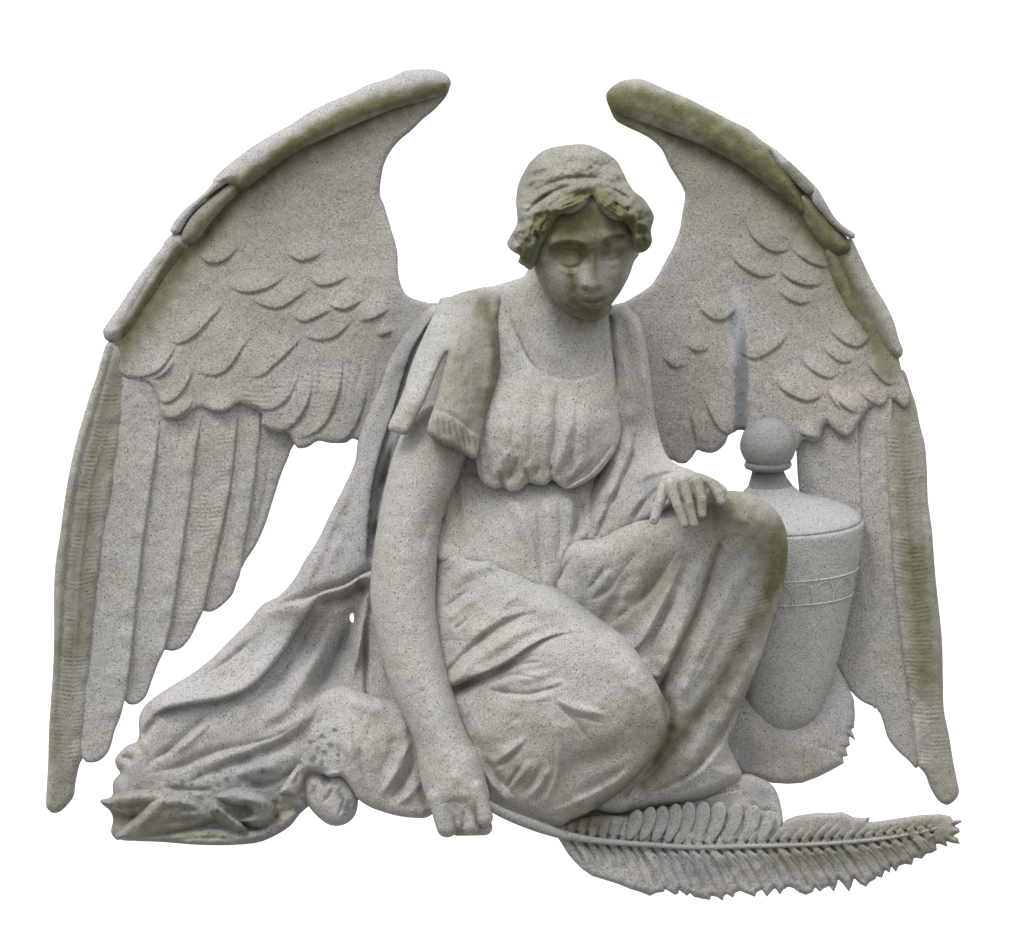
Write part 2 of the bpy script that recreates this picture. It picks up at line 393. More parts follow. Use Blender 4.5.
def lead(parent, poly, z, st, R=14, T=16, grooves=(), stw=9, o=0, sta=1.15):
    c = Carve.of(poly, z, R=R, T=T, h=1.0); c.rough(1.2, 0.5, o)
    for g in grooves: c.ridge(*g)
    for p in st: c.stain(A_, p, sta, stw)
    return c.build('leading_edge_feather', parent, 22)
lead(wingL, [(451,84),(447,75),(436,70),(420,69),(405,71),(390,78),(370,84),(352,93),(330,102),(310,112),(290,125),(270,136),(252,147),(240,156),(228,165),(216,176),(213,182),(219,186),(229,184),(240,190),(256,181),(275,166),(300,150),(330,136),(362,122),(395,109),(425,101),(443,95)],
     [(440,85,28),(300,135,26),(225,180,28)], [[(443,88),(415,94),(380,104),(340,119),(300,141),(265,166),(240,184)]], 15, 18, stw=9, o=2)
lead(wingL, [(216,178),(208,189),(196,200),(184,210),(175,221),(170,231),(173,234),(180,232),(186,222),(198,206),(214,192),(228,182),(234,172),(226,168)],
     [(220,180,20),(172,230,22)], [[(226,186),(205,204),(190,220)]], 9, 6, stw=5, o=3, sta=0.25)
lead(wingL, [(240,186),(232,182),(218,192),(203,204),(190,218),(181,234),(182,242),(190,244),(198,240),(210,224),(224,207),(236,196)],
     [(236,186,22),(186,240,22)], [[(238,190),(212,212),(190,238)]], 10, 11, stw=14, o=4, sta=0.8)
lead(wingL, [(176,232),(166,240),(162,247),(152,260),(140,275),(128,293),(117,310),(105,327),(103,332),(106,340),(116,342),(126,338),(134,330),(142,318),(153,302),(167,280),(180,260),(190,246),(187,236)],
     [(180,238,18),(110,335,26),(150,290,20)], [[(180,250),(158,285),(140,315),(126,334)]], 13, 15,
     grooves=([[(176,244),(150,278),(128,314),(114,336)], -1.5, 3],), stw=8, o=5)
lead(wingL, [(112,338),(116,352),(122,361),(130,361),(139,355),(149,340),(158,318),(166,296),(150,300),(130,325)],
     [(120,350,17),(160,300,10)], [[(150,310),(138,340),(124,358)]], 8, 6, stw=14, o=6)

def flight(parent, poly, z, o, shaft=None, st=None, rough=0.5, R=3.5, T=3.5, rim=None, grooves=(), barb=None, thick=16, name='flight_feather'):
    c = Carve.of(poly, z, R=R, T=T, h=1.1); c.rough(rough, 0.4, o)
    if rim: c.ridge(rim, 4.6, 15, 15, (0.15, 0.0, 1))
    for g in grooves: c.ridge(*g)
    if shaft: c.ridge(shaft, 1.2, 2.2, None, (0.1,0.2))
    if barb: barbs(c, *barb)
    for q in (st or []): c.stain(*q)
    return c.build(name, parent, thick, FEATHER)
A1 = [(131,372),(127,400),(122,430),(118,455),(115,470),(108,520),(101,562),(96,605),(91,660),(87,700),(84,740),(82,760)]
B1 = [(163,412),(157,450),(154,470),(148,510),(143,545),(138,590),(133,640),(130,665),(127,690),(124,703)]
C1 = [(205,408),(200,430),(196,450),(194,470),(190,500),(184,540),(178,580),(172,620),(167,640),(164,651)]
D1 = [(240,402),(237,430),(234,460),(230,490),(222,530),(215,560),(208,590),(203,611)]
E1 = [(262,410),(260,440),(255,480),(249,520),(243,555),(240,575)]
F1 = [(296,430),(290,452),(288,458),(281,475),(273,500),(265,525),(256,545),(246,560)]
def sh(L, d): return [(x-d, y) for x, y in L][::-1]
# order from the inside (lowest) to the outermost feather (on top)
flight(wingL, [(262,400)]+F1+[(243,566),(239,572)]+sh(E1, 8), [(270,430,5),(245,560,0),(290,460,-1)], 10, thick=12, grooves=([[(272,440),(266,490),(252,540)], -1.2, 3],))
flight(wingL, [(268,380)]+E1+[(237,582),(232,595),(220,607),(210,612),(203,611)]+sh(D1, 12)+[(240,375)], [(250,420,8),(215,600,2),(240,560,2)], 11, rim=E1, thick=14, shaft=[(240,420),(234,480),(222,550),(212,596)])
flight(wingL, [(246,375)]+D1+[(198,622),(190,638),(181,648),(172,651),(166,650)]+sh(C1, 12)+[(205,375)], [(220,420,11),(175,640,5),(205,590,5)], 12, rim=D1, thick=15, barb=([(220,420),(210,500),(190,600),(178,640)], 0.35, 4.4))
flight(wingL, [(212,375)]+C1+[(158,664),(152,680),(146,696),(137,704),(128,704),(124,700)]+sh(B1, 12)+[(160,370)], [(180,420,13),(130,690,8),(165,640,8)], 13, rim=C1, thick=16)
flight(wingL, [(172,372)]+B1+[(120,718),(115,730),(110,748),(104,757),(96,762),(86,762),(82,758)]+sh(A1, 12)+[(125,345),(150,350)], [(140,400,15),(90,750,11),(125,700,11)], 14, rim=B1, thick=17)
outer = [(108,342),(102,357),(97,375),(90,395),(84,415),(78,435),(73,455),(68,480),(64,505),(60,535),(56,560),(54,590),(54,640),(53,670),(51,700),(49,730),(48,765),(46,800),(47,808),(53,813),(61,811),(69,803),(74,795),(76,780),(80,763)]
flight(wingL, outer+A1[::-1]+[(128,360),(118,346)], [(120,380,16),(60,790,15),(90,560,17)], 15, R=7, T=7, thick=22, rim=A1,
   barb=([(114,385),(100,450),(88,500),(80,560),(76,620),(73,680),(66,760)], 0.55, 4.3),
   grooves=([[(113,350),(105,380),(95,415),(88,440),(82,460),(75,500),(70,540),(65,590),(62,640),(59,690),(55,745)], -2.2, 3, 2, (0.02,0.15)],
            [[(117,385),(104,440),(91,480),(85,530),(79,580),(77,630),(74,690)], 1.3, 2.0],
            [[(97,390),(80,450),(69,510),(62,570),(59,640),(55,700)], 2.5, 5, 4]),
   st=[(A_, [(118,370),(104,430),(92,490),(84,560),(80,640)], 0.6, 17), (A_, [(70,480),(60,570),(57,640),(52,760)], 0.3, 6), (A_, [(70,660),(60,800)], 0.35, 20)])

# viewer's right wing
plate = Carve.of([(607,97),(614,87),(626,82),(645,83),(667,92),(705,110),(748,133),(775,154),(800,175),(822,205),(845,236),(862,272),(884,308),(896,345),(902,372),(910,395),(905,408),(893,400),(884,408),(870,408),(862,418),(850,436),(838,434),(826,424),(818,442),(803,440),(797,450),(788,452),
    (770,440),(742,430),(735,432),(728,436),(726,442),(720,449),(712,453),(703,452),(697,450),(693,456),(686,463),(678,463),(670,460),(660,470),(620,440),(590,380),(596,322),(610,306),(622,303),(635,296),(650,286),(658,275),(665,262),(674,245),(680,228),(682,215),(685,197),(683,188),(677,178),(669,165),(662,150),(652,140),(640,133),(625,126),(614,118)],
    [(612,98,16),(700,130,8),(800,220,8),(880,340,16),(690,220,6),(750,300,7),(840,420,18),(800,440,16),(700,420,14),(630,330,24),(640,400,22)], R=6, T=5, h=1.1)
plate.rough(1.5, 0.35, 21)
plate.ridge([(630,118),(680,138),(725,158),(770,190),(800,220),(835,280)], -5, 16, 10, (0.1,0.1))
scallops(plate, [q_[::-1] for q_ in [
 [(744,216),(749,231),(759,244),(774,252),(787,250),(792,242)], [(727,250),(735,261),(747,271),(762,277),(775,274),(781,266)], [(790,246),(797,254),(810,263),(825,267),(834,264)],
 [(778,268),(786,277),(799,284),(816,286),(826,281)], [(778,290),(788,299),(801,304),(815,300)], [(696,300),(702,311),(712,319),(723,320),(733,313),(738,302)],
 [(685,343),(691,349),(700,352),(711,347)], [(662,356),(668,363),(676,368),(688,364)], [(736,346),(742,354),(754,359),(766,355),(780,345),(792,330)],
 [(772,374),(779,387),(792,396),(807,401),(820,397),(826,388)], [(798,352),(806,365),(817,374),(831,378),(842,371)], [(820,343),(828,353),(838,361),(849,362),(857,355)],
 [(826,322),(833,334),(846,344),(858,347),(868,340),(871,328)], [(866,360),(875,374),(888,385),(899,381)], [(857,386),(863,396),(879,406),(887,400),(891,386)],
 [(821,410),(827,421),(835,430),(846,437),(855,429),(859,414)], [(826,388),(832,400),(844,414)], [(835,396),(845,408),(861,415)], [(796,430),(803,435),(813,438),(822,436)],
 [(703,396),(708,409),(718,428),(730,435),(740,430)], [(690,412),(694,430),(697,450)]]], amp=2.6, wide=12, side=1)
for p in ([(872,300),(880,330),(890,350)],): plate.ridge(p, -1, 3)
plate.stain(A_, [(622,112),(660,124),(705,142),(750,168),(790,204),(830,252),(858,300),(888,370)], 0.75, 15)
plate.stain(A_, [(640,118),(720,180),(780,240),(830,300)], 0.26, 45)
plate.stain(B_, [(737,318),(740,345),(741,380),(741,440)], 0.8, 7, 6)
plate.stain(L_, [(735,290),(741,315),(734,345),(733,360)], 0.5, 6)
wingR = plate.build('wing', ROOT, 26, WING)
wingR['label'] = "wing on the viewer's right, spread behind the urn"
lead(wingR, [(606,97),(609,90),(616,84),(625,80),(640,79),(652,83),(667,90),(685,97),(705,107),(730,120),(748,129),(760,139),(775,150),(785,160),(796,178),(804,196),(806,211),(800,213),(787,200),(768,186),(748,171),(722,155),(700,144),(670,133),(645,124),(622,116),(611,110)],
     [(615,98,28),(700,125,26),(800,205,26)], [[(612,100),(650,104),(700,124),(745,152),(785,182),(800,204)]], 16, 18, stw=17, o=22, sta=1.2)
lead(wingR, [(770,146),(788,160),(800,171),(813,184),(819,191),(817,195),(808,194),(800,188),(790,177),(776,162)], [(780,160,24),(815,192,30)], [[(790,168),(812,190)]], 6, 7, stw=7, o=23, sta=0.7)
lead(wingR, [(815,186),(826,203),(833,215),(842,225),(855,234),(855,238),(849,238),(838,230),(825,217),(812,200)], [(820,200,26),(852,236,28)], [[(822,205),(848,234)]], 6, 7, stw=6, o=24, sta=0.5)
lead(wingR, [(800,196),(812,198),(826,214),(838,228),(849,240),(851,247),(846,253),(838,255),(828,250),(816,238),(804,218)], [(806,205,18),(844,248,28)], [[(808,208),(825,230),(842,250)]], 12, 13, stw=15, o=25, sta=1.1)
lead(wingR, [(826,248),(834,250),(842,262),(852,286),(863,308),(872,326),(874,336),(868,341),(860,334),(848,314),(836,288),(826,262)], [(832,256,12),(868,334,22)], [[(832,256),(850,300),(868,334)]], 8, 8, stw=14, o=26, sta=1.1)
lead(wingR, [(850,236),(855,245),(863,262),(874,285),(885,303),(894,322),(899,340),(903,350),(901,357),(895,358),(886,350),(875,332),(863,308),(850,284),(838,262),(836,252),(844,250)], [(848,246,16),(897,350,28),(870,300,21)], [[(848,255),(866,300),(890,348)]], 12, 13, stw=15, o=27, sta=0.5)
lead(wingR, [(868,335),(875,333),(888,350),(898,360),(900,372),(898,382),(892,386),(884,384),(874,374),(866,358)], [(880,360,16),(892,380,18)], [[(875,352),(890,380)]], 8, 7, stw=15, o=28, sta=0.7)
GA = [(880,392),(884,430),(886,470),(890,520),(894,580),(898,620),(903,660),(909,700),(913,730),(918,764)]
GB = [(850,430),(853,480),(855,530),(857,575),(862,610),(864,640),(868,670),(876,707)]
flight(wingR, [(856,395),(800,392),(796,430),(797,465),(798,480),(799,494),(800,560),(812,640),(838,668),(843,678),(850,690),(860,700),(872,706),(877,707)]+[(x+8, y) for x, y in GB[::-1][1:]], [(820,450,8),(870,700,2),(830,600,1)], 31, thick=16, grooves=([[(820,440),(822,500),(828,560)], -1.0, 3],))
flight(wingR, [(846,400)]+GB+[(880,713),(884,725),(888,738),(897,750),(908,760),(918,767)]+[(x+8, y) for x, y in GA[::-1][1:]], [(865,430,11),(910,755,6),(880,600,6)], 32, thick=18, rim=GB, grooves=([[(862,470),(866,540),(872,620)], -0.8, 3],))
flight(wingR, [(899,370),(905,372),(911,390),(916,405),(920,425),(925,445),(927,470),(928,500),(932,530),(935,570),(938,600),(942,640),(943,680),(944,710),(949,735),(953,760),(957,780),(959,792),(955,800),(947,805),(938,800),(930,787),(925,774),(918,766)]+GA[::-1]+[(878,372)],
   [(900,400,14),(945,790,13),(910,560,15)], 33, R=7, T=7, rim=GA, thick=22,
   barb=([(896,400),(902,460),(908,530),(913,600),(920,680),(932,760)], 0.6, 4.3),
   grooves=([[(895,396),(899,430),(902,470),(907,530),(912,590),(918,650)], 1.6, 2.4],
            [[(914,400),(918,440),(921,480),(924,530),(928,590),(933,650),(938,720)], -1.8, 3],
            [[(880,400),(886,450),(892,520),(897,590)], -1.2, 4]),
   st=[(A_, [(898,385),(904,440),(908,520),(914,600),(920,680)], 0.55, 18), (A_, [(925,560),(935,680),(945,790)], 0.4, 20)])

# ---- urn ---------------------------------------------------------------
def spin(name, prof_pts, parent, mat, tilt=0.2, flat=0.62, zc=22, stain=(0, 0, 0), seg=96, wob=0.5):
    """turned stone piece; prof_pts (axis_x, y, radius)"""
    P = crm(prof_pts, False, 1.6); a = np.linspace(0, 2*math.pi, seg, endpoint=False); V = []; SN = []
    for x, y, r in P:
        r = max(r, 0.05); X = x+r*np.cos(a); Yp = y+r*np.sin(a)*math.sin(tilt); Z = zc+r*np.sin(a)*math.cos(tilt)*flat
        n_ = wob*vn(X, Yp+Z, 12, 4)*2; V.append(np.stack([X+n_*np.cos(a), Yp, Z+n_*np.sin(a)], -1))
    V = np.vstack(V); W = to_world(V[:, 0], V[:, 1], V[:, 2]); n = len(P); F = []
    for i in range(n-1):
        for k in range(seg): F.append((i*seg+k, i*seg+(k+1) % seg, (i+1)*seg+(k+1) % seg, (i+1)*seg+k))
    st = np.tile(np.array(stain, float), (len(V), 1))
    return link(name, W, np.array(F)[:, ::-1], mat, parent, st)
def ax(y): return 768+(y-444)*0.066
body = [(ax(y), y, r) for y, r in ((519,0.1),(519,60),(519,88),(521,90.5),(526,91),(560,83.5),(600,73.5),(640,62.5),(665,54.5),(690,45),(708,36),(720,26),(728,14),(730,0.1))]
urn = spin('urn', body, ROOT, GREY, stain=(0.03,0.05,0.1))
urn['label'] = 'smooth covered urn with a ball finial, standing behind the raised knee'
lid = [(ax(y), y, r) for y, r in ((484,21),(490,26),(494,31),(498,40),(501,52),(505,66),(510,79),(515,86.5),(519,89),(522,80),(522,0.1))]
lid = spin('lid', lid, urn, STONE, stain=(0,0.2,0.4), tilt=0.2)
spin('neck', [(768,465,15),(768,470,15.5),(769,478,18.5),(770.5,485,22),(770.5,490,23.5)], urn, GREY, stain=(0.05,0.5,0), flat=0.62, zc=22, tilt=0.2)
spin('collar', [(768,461,18),(768,462,23),(768,465,24),(768,468,22.5),(768,470,18)], urn, GREY, stain=(0.1,0.45,0), flat=0.8, zc=28, tilt=0.14)
ball = [(768, 445-27*math.cos(t), 28*math.sin(t)) for t in np.linspace(0.02, 2.4, 16)]+[(768,467,14)]
spin('finial', ball, urn, GREY, stain=(0.12,0.4,0.1), flat=0.95, zc=28, tilt=0.05, seg=64)
def on_urn(th, y, lift=0.6):
    ys = [b_[1] for b_ in body][2:]; rs = [b_[2] for b_ in body][2:]; r = np.interp(y, ys, rs)+lift
    return (ax(y)+r*math.cos(th), y+r*math.sin(th)*math.sin(0.2), 22+r*math.sin(th)*math.cos(0.2)*0.62)
for yb in (566, 591):
    tube('band', [(*on_urn(t, yb), 0.8) for t in np.linspace(0.02, math.pi-0.02, 40)], urn, GREY, (0,0,0.9), seg=8)
xb = [772,792,812.5,833,849,853.5]
tb = [math.acos(min(1, (q-ax(588))/77.0)) for q in xb]; tb = [math.pi-q for q in tb][:0]+tb
tb += [tb[0]+0.27, tb[0]+0.54, tb[0]+0.82, tb[0]+1.15]; tb = sorted(tb)
for t0, t1 in zip(tb[:-1], tb[1:]):
    arc = [(*on_urn((t0+t1)/2-(t1-t0)/2*math.cos(u), 586-17*math.sin(u)), 0.6) for u in np.linspace(-0.35, math.pi+0.35, 18)]
    tube('scallop', arc, urn, GREY, (0,0,0.35), seg=6)
foot = Carve.of([(716,700),(716,750),(742,776),(757,779),(772,783),(788,784),(802,783),(818,777),(832,770),(844,763),(843,757),(848,756),(846,748),(850,745),(849,736),(856,741),(851,729),(854,728),(855,715),(854,700),(848,685),(842,674),(838,666),(800,640),(740,660)],
    [(745,760,34),(790,740,34),(850,700,14),(838,670,6),(790,781,24)], R=8, T=9, h=1.0, smooth=False)
foot.rough(1.5, 0.5, 40)
foot.ridge([(772,740),(771,783)], -1.6, 2); foot.ridge([(800,735),(804,782)], -1.6, 2); foot.ridge([(812,745),(830,750),(842,756)], -1.0, 2)
foot.stain(B_, [(750,760),(740,745)], 0.5, 16)
foot.build('plinth', urn, 34, STONE)
# ---- the figure: head, neck, chest, arms, hands and foot as one mesh ----
def head_ball(dz=0.0, grow=0.0):
    def f(X, Y):
        u = ((X-584)/(70+grow))**2+((Y-229)/(91+grow))**2
        return 98+dz+(78+grow)*np.sqrt(np.maximum(0.0, 1-u))
    return f
b = Carve((298,150,740,842), 0.75)
# trunk under the dress, neck and breast
b.layer([(470,310),(500,288),(525,280),(560,270),(605,280),(612,306),(640,320),(648,380),(640,450),(620,520),(640,600),(560,700),(460,640),(440,520),(450,420)], [(520,300,52),(570,330,60),(570,400,62),(540,500,62),(500,600,60),(600,440,60),(480,400,60)], 25, 25)
neck = [(494,290),(510,281),(524,276),(534,262),(560,262),(610,290),(608,318),(612,350),(614,400),(560,400),(524,366),(500,320)]
b.layer(neck, [(520,285,66),(560,300,82),(600,320,78),(550,350,86),(590,370,86),(530,350,78)], 14, 12)
b.ridge([(545,300),(556,330),(566,352)], 2.5, 9, None)       # neck cord
b.ridge([(520,330),(548,352),(575,362)], 1.8, 8, None)       # collar bone
b.ridge([(600,320),(604,350),(600,372)], -2, 6, None)
# sitting arm: hanging arm on the viewer's left
arm = [(412,415),(402,432),(393,455),(385,485),(378,520),(373,555),(370,590),(373,620),(380,650),(388,680),(398,705),(408,725),(416,745),(419,765),(422,785),(428,802),(434,815),(446,820),(476,818),(489,800),(486,780),(480,757),(470,740),(462,722),(455,700),(446,670),(440,640),(436,605),(437,565),(440,532),(446,508),(455,486),(463,466),(468,450),(462,425),(440,405)]
b.layer(arm, [(440,430,96),(410,520,100),(405,600,104),(415,660,112),(440,740,126),(455,800,130)], 33, 33)
b.bump(418,470,26,55,4,12); b.bump(404,600,20,55,3); b.ridge([(436,500),(426,530),(420,560)], -2.5, 9, None)
b.bump(436,760,14,20,-2.0); b.ridge([(432,745),(450,770),(462,795)], 2.5, 12, None)
# fist: back of the hand, then the curled fingers
for p, q, r0, r1, z0, z1 in (((439,797),(447,827),11.5,10.5,112,112), ((450,800),(458,822),8.5,7.5,118,114), ((461,800),(470,825),9,8.5,120,115), ((475,788),(484,817),8.5,9,122,116)):
    b.capsule(p, q, r0, r1, z0-2, z1, 3)
b.capsule((458,827),(484,827),9,8.5,88,88,1.0)
b.ridge([(436,806),(450,802),(464,802),(476,797)], -2.0, 5, 4); b.ridge([(430,797),(448,795),(464,795),(476,790)], 1.5, 6, 10)
for p in ([(453,812),(457,834)], [(464,808),(463,826)], [(475,798),(477,826)]): b.ridge(p, -4, 1.8, None, (0.4,0.0))
b.ridge([(450,770),(463,782),(474,790)], 1.5, 5)
# hand resting on the knee: wrist and back of the hand, thumb and four fingers
b.layer([(659,482),(662,476),(668,473),(680,471),(695,472),(708,476),(719,482),(727,490),(722,500),(708,500),(690,498),(674,497),(665,495),(660,489)], [(650,486,170),(668,478,178),(690,474,180),(690,494,188),(668,494,184),(722,480,174),(718,497,180)], 13, 12)
for pts, r0, r1, z in (([(664,488),(660,502),(654,520)], 6.0, 4.8, (180,182,183)), ([(671,484),(678,505),(685,524)], 6.4, 4.3, (184,188,190)), ([(683,482),(689,504),(694,524)], 6.0, 4.2, (185,189,191)),
                       ([(696,482),(701,499),(702,514)], 6.0, 4.4, (184,188,189)), ([(711,483),(718,493),(720.5,501)], 5.2, 4.0, (180,183,184))):
    b.capsule(pts[0], pts[1], r0, (r0+r1)/2, z[0], z[1], 1.5); b.capsule(pts[1], pts[2], (r0+r1)/2, r1, z[1], z[2], 1.5)
for p_ in ([(679,478),(681,495),(686,510)], [(691,478),(695,495),(696,512)], [(704,480),(708,492)]): b.ridge(p_, -4.5, 1.7, None)
b.ridge([(652,519),(655,524)], -1.5, 1.5, None)
# foot showing from under the hem
b.layer([(303,778),(312,772),(330,774),(345,775),(355,788),(358,803),(354,817),(343,825),(330,825),(318,817),(308,805),(303,790)], [(330,780,52),(340,810,50)], 16, 15)
b.layer([(330,760),(420,700),(470,640),(500,700),(450,760),(360,800)], [(340,780,20),(450,680,40)], 20, 10)
b.ridge([(335,785),(328,797),(322,804)], -3.5, 1.8, None); b.ridge([(345,795),(342,806),(337,818)], -3.5, 1.8, None); b.ridge([(318,783),(313,795),(318,806)], -3, 1.8, None)
b.ridge([(333,783),(341,790)], 2, 4, None)
for p_, in (((340,795),), ((348,802),), ((346,808),), ((325,780),)): b.stain(B_, [p_], 0.8, 4)
# face
face = [(520,215),(560,180),(610,180),(640,215),(640,250),(634,262),(629,276),(621,291),(612,304),(606,313),(598,318),(587,319),(575,315),(562,307),(550,295),(541,282),(534,264),(524,240)]
def skull(X, Y):
    z = head_ball(0)(X, Y)
    return z+14*np.exp(-((X-593)/30)**2-((Y-300)/26)**2)+5*np.exp(-((X-590)/42)**2-((Y-225)/30)**2)
b.layer(face, skull, 13, 13)
def fb(*a): b.bump(*a)
b.lip([(546,254),(549,249),(555,244.5),(568,241.5),(580,243.5),(587,249),(589,257)], 6.5, 8, 2.2, -1, (0.15,0.25))   # brows
b.lip([(599,252),(600,244),(606,239.5),(613,236.5),(622,234.5),(630,236)], 6.0, 8, 2.0, -1, (0.25,0.15))
fb(568,255,18,9,-11,6); fb(583,253,6,8,-5); fb(613,248,13,9,-10.5,-14); fb(603,251,5,8,-4)
fb(568,257,14,7.5,6.5,8); fb(614,250,10.5,7,6,-14)                                              # closed eyes
b.ridge([(555,259),(561,265),(570,268),(579,265),(585,258)], -3.0, 2.0, None, (0.2,0.2)); b.ridge([(603,258),(610,260),(619,257),(626,251)], -4.2, 1.8, None, (0.2,0.2))
b.ridge([(557,263),(564,271),(573,273),(582,268)], 1.6, 3.0, None); b.ridge([(606,265),(614,265),(622,260)], 1.4, 3.0, None)
b.ridge([(555,252),(562,249),(573,250),(582,254)], -2.2, 1.5, None, (0.2,0.2)); b.ridge([(603,248),(611,243),(622,240)], -2.0, 1.5, None, (0.2,0.2))
ny_ = np.clip((b.Y-236)/52, 0, 1)                                                              # nose: a widening wedge with a clean lower edge
nw_ = 4.2+4.6*ny_**1.5; na_ = (3.0+8.0*ny_)*np.clip((b.Y-226)/12, 0, 1)
nb_ = 289.5-0.045*(b.X-592)**2+0.9*np.cos((b.X-592)*0.62)
b.H += na_*np.exp(-(np.abs(b.X-592.5)/nw_)**2.4)/(1+np.exp(np.clip((b.Y-nb_)/0.9, -30, 30)))
fb(584,285,3.2,2.8,2.0); fb(600.5,284.5,3,2.8,1.6); fb(585.5,289.8,2.6,1.2,-3.2); fb(598,289.8,2.2,1.1,-2.2)
fb(592,294,2.2,2.5,-0.8)
b.ridge([(577,284),(573,292),(570,297)], -2.0, 3.5, None)                                     # cheek fold
fb(558,280,13,13,3.5); fb(619,272,9,13,3)
b.ridge([(581,298.5),(588,296.3),(593,297.2),(598,296),(605,296.5)], 2.6, 2.0, None, (0.2,0.2)); b.ridge([(583,304.5),(593,306.5),(602,303.5)], 4.2, 3.0, None, (0.25,0.25))
b.ridge([(576,301),(585,300.5),(593,301.8),(600,300),(609,299)], -5.5, 1.7, None, (0.2,0.2))
b.ridge([(585,308.5),(594,309.5),(601,307.5)], -2.4, 2.6, None); fb(593,314,8,5,3.5)
b.rough(0.7, 0.45, 50)
# weathering
b.stain(A_, [(534,255),(548,288),(567,306),(590,312),(606,302)], 0.4, 8); b.stain(A_, [(590,308)], 0.3, 18); b.stain(A_, [(581,256),(556,256)], 0.5, 9); b.stain(A_, [(580,250),(560,248)], 0.4, 5); b.stain(A_, [(605,253),(622,249)], 0.5, 8); b.stain(A_, [(585,230),(590,300)], 0.42, 42)
b.stain(A_, [(570,268),(572,285),(575,305)], 0.45, 6); b.stain(A_, [(622,262),(618,290)], 0.35, 7); b.stain(A_, [(545,225),(590,215),(632,225)], 0.5, 17); b.stain(A_, [(592,240),(593,262),(593,275)], 0.45, 4)
b.stain(A_, [(560,235),(610,232)], 0.35, 18); b.stain(L_, [(583,275)], 0.4, 7); b.stain(A_, [(700,485),(690,520)], 0.45, 22); b.stain(A_, [(440,440),(450,470),(440,510)], 0.25, 14); b.stain(B_, [(447,820)], 0.3, 18)
body = b.build('body', ROOT, 60, PALE, R=45)

# hair
h = Carve((500,138,662,280), 0.7)
cap = [(516,202),(518,186),(524,172),(532,160),(545,150),(560,146),(580,144),(592,146),(605,152),(616,160),(622,170),(628,182),(634,191),(643,198),(649,206),(654,217),(651,230),(652,242),(647,250),(640,253),(636,252),(633,240),(631,230),(623,222),(614,220),(605,214),(598,206),(592,196),(587,204),(580,210),(570,214),(561,215),(554,224),(546,238),(540,248),(536,262),(530,270),(524,266),(518,262),(520,256),(512,251),(507,244),(511,235),(517,224),(517,212)]
def hairball(X, Y):
    return head_ball(9, 3)(X, Y)+6*np.exp(-((X-590)/60)**2-((Y-212)/10)**2)+26*np.exp(-((X-645)/14)**2-((Y-222)/30)**2)+26*np.exp(-((X-520)/14)**2-((Y-245)/26)**2)
h.layer(cap, hairball, 8, 12)
for p, a_, wd in (
  ([(592,193),(580,198),(566,204),(553,211),(545,222)], 7, 5), ([(594,190),(604,200),(616,208),(630,214),(640,226)], 7, 5),
  ([(584,188),(566,193),(548,203),(534,215),(526,232),(524,250)], 6, 5), ([(600,187),(618,196),(634,206),(646,220),(644,240)], 6, 5),
  ([(580,180),(556,184),(538,194),(524,208),(516,222)], 3.5, 5), ([(592,181),(612,186),(628,198)], 3.5, 5),
  ([(534,222),(530,240),(534,256),(530,266)], 6, 4), ([(514,236),(512,246),(520,252)], 5, 4), ([(636,222),(634,236),(640,248)], 6, 4), ([(648,216),(650,230),(646,244)], 5, 4),
  ([(546,216),(541,228),(540,240)], 5, 3.5), ([(562,208),(556,216)], 4, 3.5), ([(608,208),(616,214),(622,214)], 4, 3.5),
  ([(588,192),(572,198),(556,206),(546,214)], -7, 2.4), ([(597,192),(610,204),(624,211)], -7, 2.4), ([(582,184),(560,189),(540,200),(528,212),(520,228)], -6, 2.4),
  ([(602,184),(622,194),(638,206)], -6, 2.4), ([(518,206),(530,194),(546,185),(566,179),(586,177),(606,181),(624,192)], -4.5, 3), ([(534,228),(538,240),(536,252)], -7, 2.2),
  ([(528,226),(522,240),(526,258)], -6.5, 2.4), ([(518,228),(516,240),(520,246)], -5, 2.2), ([(638,212),(640,226),(638,240)], -7, 2.4), ([(646,224),(643,236),(646,246)], -6, 2.2), ([(630,216),(634,230),(634,246)], -5, 2.2),
  ([(555,200),(548,210),(549,220)], -5, 2.2), ([(572,194),(566,202),(560,210)], -5, 2), ([(614,200),(616,208),(612,215)], -5, 2), ([(626,204),(628,212),(626,220)], -5, 2),
  ([(540,186),(548,176),(558,170),(572,170)], -3.5, 2.4), ([(522,196),(534,184),(544,178)], -3, 2.4), ([(606,170),(618,180),(626,190)], -2.5, 2.6)):
    h.ridge(p, a_, wd)
h.bump(570,203,17,6,10,-18); h.bump(609,206,14,6,10,28); h.bump(592,188,24,7,4); h.bump(546,214,9,5,5,-40); h.bump(628,216,8,5,5,30); h.bump(536,232,6,10,5,10)
for p, a_, wd in (([(590,190),(578,200),(562,207),(552,210)], -5, 1.7), ([(584,201),(572,208),(560,211)], -4, 1.5), ([(577,192),(563,197),(550,206)], -4, 1.7), ([(598,196),(608,206),(620,213)], -5, 1.7), ([(604,195),(618,205),(632,213)], -4, 1.7),
    ([(565,188),(548,194),(536,204)], -3, 1.8), ([(612,190),(626,198),(636,206)], -3, 1.8), ([(548,218),(542,226),(540,238)], -5, 1.8), ([(541,216),(533,226),(530,240)], -5, 1.8)):
    h.ridge(p, a_, wd)
rc = np.random.RandomState(11)
for (cx_, cy_, sx_, sy_, n_) in ((645,226,7,20,16), (518,243,9,16,14), (538,222,8,10,6), (627,212,8,6,6), (560,204,14,7,7), (606,203,10,6,5)):
    for _ in range(n_):
        qx, qy = cx_+rc.uniform(-sx_, sx_), cy_+rc.uniform(-sy_, sy_); h.bump(qx, qy, 3.4, 3.0, rc.uniform(2.5, 5.5), rc.uniform(0, 90)); h.bump(qx+3.5, qy+3.5, 2.2, 2.2, -1.6)
